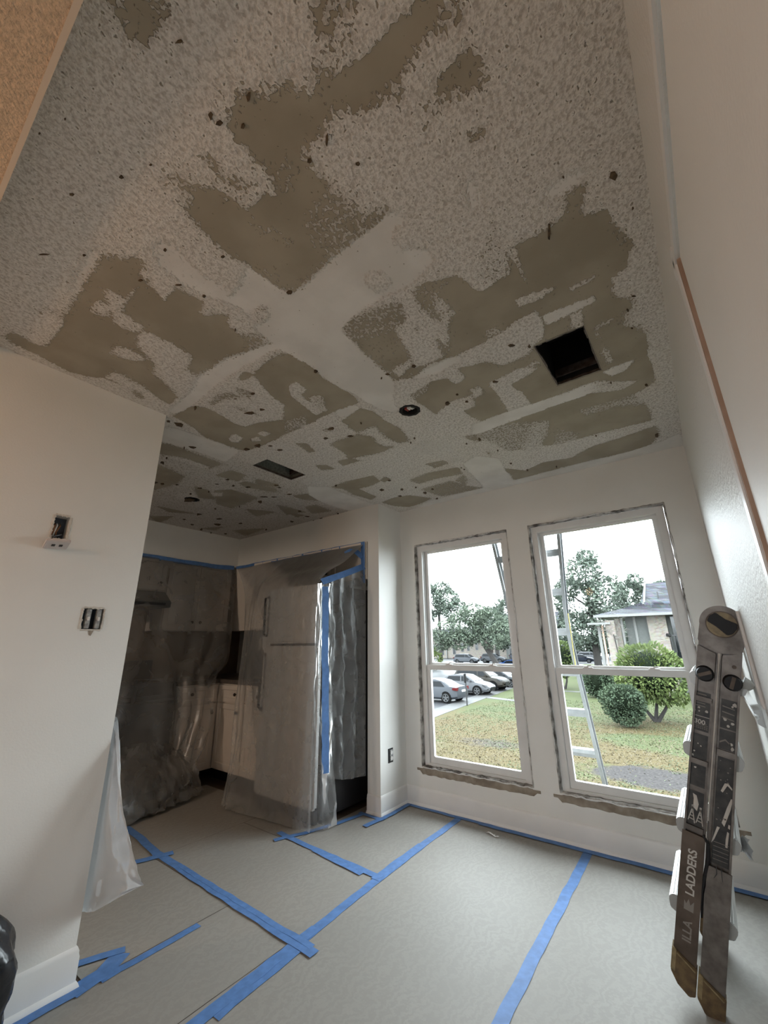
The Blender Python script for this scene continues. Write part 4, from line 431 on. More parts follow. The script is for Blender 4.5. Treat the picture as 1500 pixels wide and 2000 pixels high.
mb = MB(); pr = [(0, 0), (0.010, 0.004), (0.022, 0.012), (0.022, 0.026), (0.012, 0.034), (0.012, 0.044), (0.026, 0.050), (0.026, 0.060), (0, 0.066)]
mb.prism(pr, lambda a, b, c: Vector((W-a, c, 0.885+b)), -0.84, -0.002); mb.build('trim_5', M['trim'], kind='structure', smooth=True, recenter=False)
MB().tube([(W-0.003, -1.035, 1.32), (W-0.004, -1.10, 1.0), (W-0.003, -1.105, 0.985)], [0.007, 0.008, 0.004], 8).build('trim_6', M['trim'], kind='structure', smooth=True, recenter=False)
# ---- windows
def ring(mb, x0, x1, z0, z1, wl, wr, wb, wt, ya, yb, fn=XZ):
    o = [(x0, z0), (x1, z0), (x1, z1), (x0, z1)]; i = [(x0+wl, z0+wb), (x1-wr, z0+wb), (x1-wr, z1-wt), (x0+wl, z1-wt)]
    vs = [fn(a, b, y) for y in (ya, yb) for a, b in o+i]; fs = []
    for k in range(4):
        n = (k+1) % 4; fs += [(k, n, 4+n, 4+k), (8+k, 12+k, 12+n, 8+n), (k, 8+k, 8+n, n), (4+k, 4+n, 12+n, 12+k)]
    mb.add(vs, fs); return mb
def window(num, w):
    x0, x1, z0, z1 = w; g = 0.012
    fr = ring(MB(), x0+g, x1-g, z0+0.004, z1-g, 0.045, 0.045, 0.022, 0.045, 0.028, 0.128); fr.box(x0+g+0.045, x0+g+0.052, 0.05, 0.06, z0+0.03, z1-0.06)
    fo = fr.build('window_%d' % num, M['vinyl'], kind='structure', recenter=False, bevel=0.003)
    a, b = x0+g+0.045, x1-g-0.045; zm = 1.026
    up = ring(MB(), a, b, zm-0.018, z1-g-0.045, 0.032, 0.032, 0.045, 0.018, 0.078, 0.112).build('sash', M['vinyl'], fo, bevel=0.003)
    MB().box(a+0.03, b-0.03, 0.093, 0.097, zm+0.025, z1-g-0.061).build('pane', M['glass'], up)
    lo = ring(MB(), a, b, z0+0.026, zm+0.012, 0.034, 0.034, 0.046, 0.040, 0.040, 0.074).build('sash', M['vinyl'], fo, bevel=0.003)
    MB().box(a+0.032, b-0.032, 0.056, 0.060, z0+0.070, zm-0.026).build('pane', M['glass'], lo)
    for fx in (0.27, 0.76):
        xx = a+(b-a)*fx; k = MB(); k.box(xx-0.032, xx+0.032, 0.046, 0.072, zm+0.012, zm+0.018); k.box(xx-0.022, xx+0.006, 0.050, 0.068, zm+0.018, zm+0.026); k.tube([(xx-0.004, 0.059, zm+0.026), (xx+0.026, 0.055, zm+0.030)], 0.005, 6)
        k.build('sash_lock', M['white'], lo, bevel=0.0015)
    # bare drywall edges around the opening, jagged
    def edge(p, q, inx, inz):
        n = 46; mb = MB(); vs = []
        for i in range(n+1):
            t = i/n; c = Vector((p[0]+(q[0]-p[0])*t, 0, p[1]+(q[1]-p[1])*t)); o1 = random.uniform(0.0, 0.005); o2 = random.uniform(0.006, 0.012)
            for off, y in ((-o1, -0.001-random.uniform(0, 0.004)), (o2*0.6, -0.003), (o2, 0.010), (o2*1.0, 0.034), (0.0, 0.034), (-0.002, 0.004)):
                vs.append(c+Vector((inx*off, y, inz*off)))
        fs = [(i*6+k, i*6+(k+1) % 6, (i+1)*6+(k+1) % 6, (i+1)*6+k) for i in range(n) for k in range(6)]+[(0, 1, 2, 3, 4, 5), tuple(n*6+k for k in range(6))]
        mb.add(vs, fs); mb.build('drywall_edge', M['raw'], fo)
    edge((x0, z0), (x0, z1), 1, 0); edge((x1, z0), (x1, z1), -1, 0); edge((x0, z1), (x1, z1), 0, -1); edge((x0, z0), (x1, z0), 0, 1)
    # scar of the removed stool
    mb = MB(); n = 40; vs = []
    for i in range(n+1):
        xx = x0-0.045+(x1-x0+0.09)*i/n; e = 0.02 if 1 < i < n-1 else 0.0
        zt = z0-0.002+random.uniform(-0.003, 0.003) if 2 < i < n-2 else z0-0.012; zb = z0-0.052+random.uniform(-0.004, 0.004) if 1 < i < n-1 else z0-0.03
        vs += [Vector((xx, -0.0005, zb)), Vector((xx, -0.003, zb+0.003)), Vector((xx, -0.006, zt-0.004)), Vector((xx, -0.001, zt))]
    mb.add(vs, [(i*4+k, i*4+(k+1) % 4, (i+1)*4+(k+1) % 4, (i+1)*4+k) for i in range(n) for k in range(4)]+[(0, 1, 2, 3), tuple(n*4+k for k in range(4))])
    mb.build('sill_scar', M['rawboard'], fo)
    cl = MB(); pts = [Vector((x0+0.01+(x1-x0-0.02)*i/30, -0.006-random.uniform(0, 0.003), z0-0.002+random.uniform(-0.004, 0.004))) for i in range(31)]
    cl.tube(pts, [random.uniform(0.002, 0.006) for _ in pts], 6).build('caulk_bead', M['caulk'], fo)
    pt = MB()
    for i in range(9):
        t0 = random.uniform(0.02, 0.85); ln = random.uniform(0.05, 0.16); q = [Vector((x0+(x1-x0)*t0+ln*k/5, -0.004, z1-0.001+random.uniform(-0.005, 0.005))) for k in range(6)]
        pt.tube(q, [0.002]+[random.uniform(0.003, 0.006) for _ in range(4)]+[0.002], 5)
    for sx in (x0, x1):
        for i in range(7):
            t0 = random.uniform(0.05, 0.8); ln = random.uniform(0.06, 0.25); q = [Vector((sx+random.uniform(-0.004, 0.004), -0.004, z0+(z1-z0)*t0+ln*k/5)) for k in range(6)]
            pt.tube(q, [0.002]+[random.uniform(0.002, 0.006) for _ in range(4)]+[0.002], 5)
    pt.build('paint_ridges', M['caulk'], fo, kind='stuff')
window(1, W1); window(2, W2)
# ---- openings in the ceiling
def duct(label, v, inner, lip):
    x0, x1, y0, y1 = v; t = thing('duct_boot', label, 'vent', ((x0+x1)/2, (y0+y1)/2, H))
    e = 0.004; z1 = H+0.26; mb = MB()
    vs = [Vector(p) for z in (H-0.001, z1) for p in ((x0-e, y0-e, z), (x1+e, y0-e, z), (x1+e, y1+e, z), (x0-e, y1+e, z))]
    mb.add(vs, [(0, 1, 5, 4), (1, 2, 6, 5), (2, 3, 7, 6), (3, 0, 4, 7), (4, 5, 6, 7)]); mb.build('liner', M[inner], t)
    mb = MB()
    for (a, b), (c, d) in (((x0, y0), (x1, y0)), ((x1, y0), (x1, y1)), ((x1, y1), (x0, y1)), ((x0, y1), (x0, y0))):
        for k in range(12):
            p = Vector((a+(c-a)*k/12, b+(d-b)*k/12, H)); q = Vector((a+(c-a)*(k+1)/12, b+(d-b)*(k+1)/12, H)); nn = Vector((-(d-b), c-a, 0)).normalized(); wv = random.uniform(0.003, 0.009)
            mb.add([p, q, q+nn*wv, p+nn*wv, p+Vector((0, 0, .012)), q+Vector((0, 0, .012)), q+nn*wv+Vector((0, 0, .012)), p+nn*wv+Vector((0, 0, .012))], [(0, 1, 2, 3), (3, 2, 6, 7), (0, 4, 5, 1), (4, 7, 6, 5)])
    mb.build('cut_edge', M[lip], t, kind='stuff')
    MB().box(x0+0.004, x1-0.004, y1-0.022, y1-0.012, H+0.035, H+0.075).build('collar', M[lip], t)
    return t
duct('square black duct opening in the ceiling near the right wall', V1, 'duct', 'ductlip')
duct('grey dusty duct opening in the ceiling near the kitchen', V2, 'duct2', 'ductlip')
def jbox(label, c, wires=True):
    x, y, r = c; t = thing('ceiling_box', label, 'electrical box', (x, y, H))
    n = 28; mb = MB(); rr = [(r+0.012, -0.003), (r-0.003, -0.005), (r-0.006, 0.0), (r-0.006, 0.06), (0.0001, 0.06)]
    mb.add([Vector((x+q*math.cos(2*PI*k/n)*(1+0.04*math.sin(k*2.1)), y+q*math.sin(2*PI*k/n)*(1+0.04*math.sin(k*2.1)), H+z)) for q, z in rr for k in range(n)], [(i*n+k, i*n+(k+1) % n, (i+1)*n+(k+1) % n, (i+1)*n+k) for i in range(len(rr)-1) for k in range(n)])
    mb.build('box', M['dark'], t, smooth=True)
    if wires:
        for dx, m_ in ((-0.02, 'wire_red'), (-0.008, 'wire_red'), (0.004, 'wire_white'), (0.012, 'wire_white'), (0.025, 'wire')):
            MB().tube([(x+dx, y+0.03, H+0.045), (x+dx*1.2+0.004, y+0.012, H+0.010), (x+dx*0.9, y-0.018, H+0.003), (x+dx*0.5, y-0.032, H+0.03)], 0.0048, 6).build('wire', M[m_], t, smooth=True)
        for dx in (0.0, 0.014): MB().tube([(x+dx, y-0.002, H+0.004), (x+dx+0.004, y-0.028, H-0.002)], [0.006, 0.004], 8).build('wire_nut', M['white'], t, smooth=True)
jbox('round ceiling light box with red and white wires', JB[0]); jbox('ragged dark round hole in the far kitchen ceiling', JB[1], False)
# ---- boxes in the walls
def wallbox(name, label, y0, y1, z0, z1, x, d, cat):
    t = thing(name, label, cat, (x, (y0+y1)/2, (z0+z1)/2)); e = 0.003; mb = MB()
    vs = [Vector(p) for xx in (x-0.002, x-d) for p in ((xx, y0-e, z0-e), (xx, y1+e, z0-e), (xx, y1+e, z1+e), (xx, y0-e, z1+e))]
    mb.add(vs, [(0, 1, 5, 4), (1, 2, 6, 5), (2, 3, 7, 6), (3, 0, 4, 7), (4, 5, 6, 7)]); mb.build('box', M['bluebox'], t); return t
def jagged(t, y0, y1, z0, z1, x, wd, mt, nm, out=0.003):
    mb = MB(); n = 14
    for (a, b), (c, d) in (((y0, z0), (y1, z0)), ((y1, z0), (y1, z1)), ((y1, z1), (y0, z1)), ((y0, z1), (y0, z0))):
        vs = []
        for k in range(n+1):
            p = Vector((0, a+(c-a)*k/n, b+(d-b)*k/n)); nn = Vector((0, d-b, -(c-a))).normalized()
            i, o = random.uniform(-0.003, 0.004), wd*random.uniform(0.7, 1.1)
            vs += [Vector((x+0.0005, 0, 0))+p-nn*i, Vector((x+out, 0, 0))+p-nn*i, Vector((x+out, 0, 0))+p+nn*o*0.8, Vector((x+0.0005, 0, 0))+p+nn*o]
        mb.add(vs, [(k*4+j, k*4+j+1, k*4+4+j+1, k*4+4+j) for k in range(n) for j in range(3)])
    mb.build(nm, M[mt], t)
t = wallbox('junction_box', 'open wall box with loose wires high on the left wall', -2.660, -2.606, 1.668, 1.768, XL, 0.05, 'electrical box')
jagged(t, -2.660, -2.606, 1.668, 1.768, XL, 0.009, 'plaster', 'plaster_rim')
for k, (dy, m_) in enumerate(((-0.012, 'copper'), (-0.004, 'wire_white'), (0.006, 'copper'))):
    MB().tube([(XL-0.04, -2.635+dy, 1.74), (XL-0.008, -2.640+dy, 1.725), (XL-0.004, -2.648+dy*0.6, 1.695), (XL-0.02, -2.645+dy, 1.68)], 0.003, 6).build('wire', M[m_], t, smooth=True)
t2 = thing('thermostat_base', 'small white device dangling by its wire under the high wall box', 'wall device', (XL+0.03, -2.645, 1.635))
Mx = Matrix.Translation((XL+0.030, -2.640, 1.638)) @ Matrix.Rotation(0.10, 4, 'X') @ Matrix.Rotation(-0.45, 4, 'Y')
MB().box(-0.030, 0.030, -0.042, 0.042, -0.007, 0.007, M=Mx).build('plate', M['device'], t2, bevel=0.003)
for dy in (-0.013, 0.013): MB().box(-0.006, 0.006, dy-0.006, dy+0.006, -0.0095, -0.0065, M=Mx).build('slot', M['wire'], t2)
MB().tube([(XL-0.01, -2.622, 1.688), (XL+0.012, -2.630, 1.683), (XL+0.022, -2.652, 1.672), (XL+0.02, -2.663, 1.655), (XL+0.022, -2.662, 1.649)], 0.0028, 6).build('wire', M['wire'], t2, smooth=True)
t = wallbox('switch_box', 'double switch box without cover plate on the left wall', -2.484, -2.406, 1.294, 1.382, XL, 0.05, 'switch')
jagged(t, -2.484, -2.406, 1.294, 1.382, XL, 0.008, 'plaster', 'plaster_rim')
for yy in (-2.462, -2.423):
    s = MB().box(XL-0.020, XL+0.003, yy-0.009, yy+0.009, 1.297, 1.379).build('switch', M['switch'], t, bevel=0.002)
    MB().box(XL+0.003, XL+0.010, yy-0.004, yy+0.004, 1.330, 1.346).build('toggle', M['white'], s, bevel=0.001)
    for zz in (1.303, 1.373): MB().disc((XL+0.003, yy, zz), (1, 0, 0), 0.0035, 0.002, 10).build('screw', M['switch'], s)
MB().prism([(-2.452, 1.288), (-2.432, 1.288), (-2.440, 1.266), (-2.447, 1.270)], YZ, XL-0.001, XL+0.0022).build('paper_tear', M['rawboard'], t)
t = thing('outlet', 'unpainted outlet without cover on the column side near the floor', 'outlet', (0, -0.216, 0.374))
MB().box(-0.002, 0.0015, -0.249, -0.184, 0.325, 0.424).build('box', M['dark'], t)
o = MB().box(0.0, 0.005, -0.226, -0.190, 0.334, 0.414).build('receptacle', M['switch'], t, bevel=0.002)
for zz in (0.354, 0.394):
    f = MB().disc((0.005, -0.208, zz), (1, 0, 0), 0.014, 0.003, 16).build('socket_face', M['white'], o)
for zz in (0.330, 0.419):
    for yy in (-0.238, -0.194): MB().disc((0.0015, yy, zz), (1, 0, 0), 0.006, 0.003, 10).build('box_ear', M['wire'], t)
# ------------------------------------------------------------------ kitchen behind the film
def door_panel(mb, P, a0, a1, z0, z1, d, th=0.018):
    """shaker style slab; P(a,z,depth)"""
    vs = []
    e = 0.045
    rect = lambda i, dd: [P(a0+i, z0+i, dd), P(a1-i, z0+i, dd), P(a1-i, z1-i, dd), P(a0+i, z1-i, dd)]
    e = min(e, (a1-a0)/4, (z1-z0)/4)
    v = rect(0, d)+rect(0, d+th)+rect(e, d+th)+rect(e+0.006, d+th-0.006); k = len(mb.v)
    fs = [(3, 2, 1, 0)]+[(a*4+i, a*4+(i+1) % 4, (a+1)*4+(i+1) % 4, (a+1)*4+i) for a in range(3) for i in range(4)]+[(12, 13, 14, 15)]
    mb.add(v, fs); return mb
def cabinet(label, box, face, doors, grp, knobs):
    x0, x1, y0, y1, z0, z1 = box; t = thing('cabinet', label, 'cabinet', ((x0+x1)/2, (y0+y1)/2, z0), group=None)
    MB().box(*box).build('body', M['cab'], t, bevel=0.002)
    P = (lambda a, z, d: Vector((x1+d, a, z))) if face == 'x' else (lambda a, z, d: Vector((a, y0-d, z)))
    for nm, a0, a1, b0, b1 in doors:
        dr = door_panel(MB(), P, a0, a1, b0, b1, 0.001).build(nm, M['cab'], t)
        ka, kz = knobs.get((nm, a0), (a1-0.05 if nm == 'door' else (a0+a1)/2, b0+0.08 if z0 > 1 else (b1-0.08 if nm == 'door' else (b0+b1)/2)))
        p, q = P(ka, kz, 0.019), P(ka, kz, 0.045); MB().tube([p, p+(q-p)*0.5, p+(q-p)*0.6, q], [0.006, 0.006, 0.016, 0.012], 10).build('knob', M['knob'], dr, smooth=True)
    return t
cabinet('white base cabinet with knobs between range and corner, behind film', (-2.465, -1.85, -1.04, -0.606, 0.1, 0.855), 'x', [('drawer', -1.03, -0.63, 0.69, 0.84), ('door', -1.03, -0.63, 0.12, 0.675)], None, {('drawer', -1.03): (-0.90, 0.775)})
cabinet('white corner base cabinet beside the refrigerator, behind film', (-2.465, -0.95, -0.60, -0.005, 0.1, 0.855), 'y', [('drawer', -1.83, -1.40, 0.69, 0.84), ('door', -1.83, -1.40, 0.12, 0.675), ('drawer', -1.38, -0.97, 0.69, 0.84), ('door', -1.38, -0.97, 0.12, 0.675)], None, {('drawer', -1.83): (-1.53, 0.765), ('door', -1.83): (-1.49, 0.61)})
MB().box(-2.4, -1.93, -1.04, -0.66, 0.0, 0.1).build('plinth', M['range'], None); tag(bpy.data.objects['plinth'], 'dark recessed toe kick under the left kitchen base cabinet', 'plinth')
tk = MB().box(-1.9, -0.96, -0.54, -0.05, 0.0, 0.1).build('plinth', M['range'], None); tag(tk, 'dark recessed toe kick left of the refrigerator foot', 'plinth')
ct = MB().prism([(-2.465, -1.04), (-1.822, -1.04), (-1.822, -0.628), (-0.95, -0.628), (-0.95, -0.005), (-2.465, -0.005)], XY, 0.857, 0.893).build('countertop', M['counter'], bevel=0.004); tag(ct, 'dark L shaped worktop over the white base cabinets', 'countertop')
rg = thing('range', 'black kitchen range seen through film beside the left base cabinet', 'range', (-2.15, -1.43, 0))
MB().box(-2.45, -1.845, -1.80, -1.048, 0.04, 0.90).build('body', M['range'], rg, bevel=0.006); MB().box(-1.845, -1.825, -1.79, -1.06, 0.22, 0.80).build('oven_door', M['range'], rg, bevel=0.004)
MB().tube([(-1.79, -1.77, 0.76), (-1.79, -1.08, 0.76)], 0.012, 8).build('handle', M['hood'], rg, smooth=True); MB().box(-2.45, -2.38, -1.80, -1.048, 0.90, 1.08).build('control_panel', M['range'], rg, bevel=0.004)
for by in (-1.62, -1.24):
    for bx in (-2.26, -1.99): MB().tube([(bx+0.09*math.cos(a), by+0.09*math.sin(a), 0.907) for a in [2*PI*k/20 for k in range(21)]], 0.006, 6).build('burner', M['knob'], rg, smooth=True)
hd = thing('range_hood', 'grey range hood hanging under the short kitchen cabinet', 'range hood', (-2.2, -1.42, 1.57))
MB().prism([(-2.465, 1.575), (-1.97, 1.575), (-1.97, 1.63), (-2.12, 1.735), (-2.465, 1.735)], XZ, -1.80, -1.145).build('body', M['hood'], hd, bevel=0.004); MB().box(-1.97, -1.964, -1.76, -1.2, 1.59, 1.615).build('control_strip', M['range'], hd)
cabinet('short white wall cabinet above the range hood', (-2.465, -2.15, -1.90, -1.142, 1.74, 2.083), 'x', [('door', -1.895, -1.53, 1.75, 2.075), ('door', -1.525, -1.15, 1.75, 2.075)], None, {})
cabinet('tall white wall cabinet between hood and kitchen corner', (-2.465, -2.15, -1.138, -0.40, 1.365, 2.083), 'x', [('door', -1.13, -0.79, 1.375, 2.075), ('door', -0.785, -0.42, 1.375, 2.075)], None, {('door', -1.13): (-0.83, 1.45), ('door', -0.785): (-0.74, 1.45)})
cabinet('white wall cabinet on the back wall left of the refrigerator', (-2.14, -0.955, -0.365, -0.005, 1.365, 2.098), 'y', [('door', -1.75, -1.36, 1.375, 2.09), ('door', -1.355, -0.965, 1.375, 2.09)], None, {})
cabinet('white cabinet above the refrigerator', (-0.95, -0.132, -0.365, -0.005, 1.76, 2.098), 'y', [('door', -0.94, -0.545, 1.77, 2.09), ('door', -0.54, -0.14, 1.77, 2.09)], None, {})
fr = thing('refrigerator', 'stainless top freezer refrigerator wrapped in clear film by the column', 'refrigerator', (-0.59, -0.4, 0))
MB().box(-0.925, -0.255, -0.735, -0.06, 0.03, 1.685).build('cabinet_body', M['fridge_dark'], fr, bevel=0.006)
for nm, z0, z1 in (('freezer_door', 1.225, 1.688), ('fresh_food_door', 0.10, 1.205)):
    d = MB().box(-0.928, -0.252, -0.805, -0.742, z0, z1).build(nm, M['fridge'], fr, bevel=0.018, smooth=True)
    hz = (z0+0.06, z0+0.40) if nm == 'freezer_door' else (z1-0.50, z1-0.06)
    MB().tube([(-0.885, -0.80, hz[0]), (-0.885, -0.84, hz[0]+0.02), (-0.885, -0.845, hz[1]-0.02), (-0.885, -0.80, hz[1])], 0.011, 8).build('handle', M['fridge_dark'], d, smooth=True)
MB().box(-0.92, -0.26, -0.775, -0.74, 0.012, 0.095).build('toe_grille', M['fridge_dark'], fr, bevel=0.003)
for nm, p, lb, cat in (('microwave', (-1.30, -0.34, 0.893), 'small dark framed appliance on the worktop near the refrigerator', 'appliance'),):
    t = thing(nm, lb, cat, p); MB().box(p[0]-0.2, p[0]+0.16, p[1]-0.17, p[1]+0.16, p[2]+0.01, p[2]+0.27).build('case', M['hood'], t, bevel=0.006); MB().box(p[0]-0.185, p[0]+0.05, p[1]-0.178, p[1]-0.171, p[2]+0.03, p[2]+0.25).build('door', M['range'], t); MB().box(p[0]+0.07, p[0]+0.15, p[1]-0.178, p[1]-0.171, p[2]+0.03, p[2]+0.25).build('keypad', M['cab'], t)
    for dx in (-0.17, 0.13): MB().disc((p[0]+dx, p[1], p[2]), (0, 0, 1), 0.015, 0.012, 8).build('foot', M['wire'], t)
# ------------------------------------------------------------------ masking film
def lerp(a, b, t): return a+(b-a)*t
def poly3(pts, t):
    n = len(pts)-1; x = min(max(t, 0), 1)*n; i = min(int(x), n-1); f = x-i
    p = [Vector(pts[max(0, min(n, i+k))]) for k in (-1, 0, 1, 2)]
    return 0.5*((2*p[1])+(p[2]-p[0])*f+(2*p[0]-5*p[1]+4*p[2]-p[3])*f*f+(3*p[1]-p[0]-3*p[2]+p[3])*f**3)
def drape(name, label, rows, nu, nv, folds, mt, lin=False):
    """rows: list of guide polylines from top to bottom; folds(u,v,p) adds an offset"""
    def fn(u, v):
        pts = []
        for row in rows:
            n = len(row)-1; x = min(u, 0.99999)*n; i = int(x); f = x-i; pts.append(Vector(row[i]).lerp(Vector(row[i+1]), f))
        if lin:
            n = len(pts)-1; x = min(v, 0.99999)*n; i = int(x); p = pts[i].lerp(pts[i+1], x-i)
        else: p = poly3(pts, v)
        return p+folds(u, v, p)
    mb = MB(); mb.grid(nu, nv, fn); o = mb.build(name, mt, smooth='all'); return tag(o, label, 'plastic sheet', 'clear plastic masking film')
def fold_left(u, v, p):
    a = min(1, v*4)*min(1, 0.35+v)
    return Vector((0.022*a*math.sin(u*34+v*9+3*fbm((u*3, v*2, 0), 1.5))+0.02*a*fbm((u*6, v*5, 1), 1.3), 0.012*a*math.sin(v*22+u*12), 0.010*a*fbm((u*7, v*6, 7), 1.5)))
drape('plastic_sheet', 'clear film hanging from the left kitchen soffit over range and cabinets',
      [[(-2.122, -2.3, 2.09), (-2.122, -1.1, 2.09), (-2.122, -0.37, 2.09)], [(-1.98, -2.3, 1.75), (-2.0, -1.1, 1.70), (-2.02, -0.42, 1.68)], [(-1.86, -2.3, 1.25), (-1.92, -1.1, 1.15), (-1.84, -0.52, 1.10)],
       [(-1.76, -2.3, 0.96), (-1.80, -1.1, 0.92), (-1.76, -0.70, 0.91)], [(-1.66, -2.2, 0.55), (-1.74, -1.1, 0.55), (-1.70, -0.74, 0.55)], [(-1.50, -2.1, 0.22), (-1.66, -1.15, 0.26), (-1.64, -0.86, 0.27)],
       [(-1.40, -2.0, 0.05), (-1.50, -1.25, 0.09), (-1.60, -0.92, 0.20)], [(-1.28, -1.95, 0.015), (-1.40, -1.35, 0.015), (-1.52, -0.98, 0.16)]], 90, 80, fold_left, M['film'])
drape('plastic_sheet', 'bunched clear film heaped on the kitchen floor in front of the range',
      [[(-1.72, -1.95, 0.42), (-1.75, -1.3, 0.45), (-1.74, -0.98, 0.33)], [(-1.58, -1.9, 0.30), (-1.60, -1.25, 0.31), (-1.63, -0.93, 0.25)], [(-1.42, -1.85, 0.17), (-1.46, -1.25, 0.18), (-1.52, -0.9, 0.12)], [(-1.33, -1.8, 0.02), (-1.40, -1.25, 0.02), (-1.50, -0.88, 0.02)]], 60, 24,
      lambda u, v, p: Vector((0.03*fbm((u*9, v*4, 2), 1.5), 0.02*fbm((u*8, v*5, 5), 1.4), 0.02*abs(fbm((u*10, v*5, 8), 1.4)))), M['film2f'] if 'film2f' in M else M['film'])
def fold_fridge(u, v, p):
    a = min(1, v*3); b = max(0, 0.4-u)*2.0+0.10
    return Vector((0.008*a*math.sin(v*17+u*5), -0.013*a*b*(1+math.sin(u*46+3.0*fbm((u*2, v*2, 3), 1.2)))-0.006*a*abs(fbm((u*12, v*9, 4), 1.5)), 0.004*fbm((u*8, v*8, 6), 1.3)*a))
drape('plastic_sheet', 'clear film from the header tape over the top and front of the refrigerator',
      [[(-2.10, -0.372, 2.085), (-1.2, -0.372, 2.085), (-0.60, -0.372, 2.085), (-0.135, -0.372, 2.08)], [(-1.70, -0.50, 1.75), (-1.12, -0.60, 1.90), (-0.62, -0.62, 1.88), (-0.20, -0.56, 1.90)], [(-1.42, -0.66, 1.35), (-1.03, -0.82, 1.69), (-0.62, -0.825, 1.70), (-0.245, -0.80, 1.70)],
       [(-1.32, -0.74, 1.0), (-1.01, -0.86, 1.25), (-0.62, -0.85, 1.22), (-0.243, -0.84, 1.22)], [(-1.24, -0.80, 0.65), (-1.02, -0.875, 0.75), (-0.62, -0.855, 0.75), (-0.235, -0.845, 0.75)], [(-1.16, -0.86, 0.32), (-1.04, -0.90, 0.32), (-0.62, -0.862, 0.32), (-0.225, -0.85, 0.30)], [(-1.10, -0.93, 0.03), (-1.03, -0.955, 0.015), (-0.62, -0.90, 0.012), (-0.205, -0.86, 0.012)]],
      120, 90, fold_fridge, M['film3'])
drape('plastic_sheet', 'clear film wrapped round the right edge of the refrigerator',
      [[(-0.243, -0.842, 1.68), (-0.236, -0.79, 1.69), (-0.232, -0.70, 1.69)], [(-0.240, -0.845, 1.1), (-0.225, -0.79, 1.1), (-0.222, -0.68, 1.1)], [(-0.236, -0.85, 0.5), (-0.20, -0.79, 0.5), (-0.19, -0.68, 0.5)], [(-0.228, -0.86, 0.012), (-0.165, -0.78, 0.012), (-0.14, -0.66, 0.012)]], 24, 60,
      lambda u, v, p: Vector((0.008*math.sin(u*9+v*21)*u+0.006*fbm((u*4, v*14, 2), 1.5), 0, 0)), M['film3'])
drape('plastic_sheet', 'loose clear film closing the dark gap between refrigerator and column',
      [[(-0.243, -0.76, 1.69), (-0.20, -0.58, 1.77), (-0.135, -0.36, 1.86)], [(-0.232, -0.74, 1.2), (-0.19, -0.56, 1.2), (-0.134, -0.36, 1.25)], [(-0.225, -0.72, 0.7), (-0.19, -0.54, 0.7), (-0.134, -0.36, 0.7)], [(-0.225, -0.70, 0.29), (-0.19, -0.54, 0.25), (-0.134, -0.36, 0.245)]], 60, 70,
      lambda u, v, p: Vector((0.9, 0.45, 0)).normalized()*min(1, v*5+0.15)*math.sin(PI*u)**0.5*(0.016*math.sin(u*21+2.5*fbm((u*2, v*3, 9), 1.3))+0.016*fbm((u*7, v*9, 3), 1.4)) if 0 < u < 1 else Vector((0, 0, 0)), M['film3'])
drape('plastic_sheet', 'milky film hanging out past the end of the left wall',
      [[(-0.06, -2.272, 0.94), (-0.02, -2.268, 0.92), (0.005, -2.262, 0.88)], [(-0.08, -2.272, 0.74), (0.03, -2.262, 0.74), (0.105, -2.25, 0.72)], [(-0.10, -2.272, 0.50), (0.07, -2.262, 0.52), (0.235, -2.24, 0.50)], [(-0.08, -2.27, 0.33), (0.10, -2.256, 0.36), (0.345, -2.235, 0.40)], [(-0.04, -2.27, 0.21), (0.06, -2.258, 0.235), (0.330, -2.235, 0.375)]], 36, 50,
      lambda u, v, p: Vector((0, 0.010*math.sin(u*13-v*6)*u+0.012*u*fbm((u*4, v*4, 1), 1.5), 0)), M['film2'])
# tapes that hold the film
kt = dict(group='blue tape holding the film')
strip('blue tape along the left kitchen soffit edge', [(-2.114, -2.2, 2.075), (-2.114, -1.22, 2.072)], 0.04, up=(1, 0, 0), **kt)
strip('second blue tape on the left soffit running into the kitchen corner', [(-2.110, -1.26, 2.066), (-2.110, -0.62, 2.062), (-2.114, -0.40, 2.078)], 0.05, up=(1, 0, 0), **kt)
strip('blue tape along the kitchen header edge', [(-2.10, YC-0.036, 2.082), (-1.1, YC-0.036, 2.08), (-0.135, YC-0.036, 2.082)], 0.03, up=(0, -1, 0), **kt)
strip('short second layer of blue tape on the middle of the header', [(-1.45, YC-0.040, 2.060), (-0.55, YC-0.040, 2.060)], 0.03, up=(0, -1, 0), **kt)
strip('blue tape down the column edge at the top of the opening', [(-0.150, YC-0.038, 2.09), (-0.150, YC-0.038, 1.72)], 0.045, up=(0, -1, 0), **kt)
strip('slanting blue tape from column top to refrigerator corner', [(-0.142, -0.376, 1.872), (-0.20, -0.58, 1.785), (-0.243, -0.79, 1.700)], 0.055, up=(0.85, -0.45, 0.3), **kt)
strip('loose blue tape tail curling off the column top', [(-0.15, -0.385, 1.955), (-0.20, -0.42, 2.005), (-0.25, -0.45, 2.015), (-0.29, -0.47, 1.99)], 0.05, up=(0.3, -0.8, 0.5), **kt)
strip('long blue tape down the side of the refrigerator', [(-0.2155, -0.775, 1.66), (-0.209, -0.765, 1.2), (-0.186, -0.76, 0.65), (-0.178, -0.755, 0.34)], 0.055, up=(0.9, -0.4, 0), **kt)
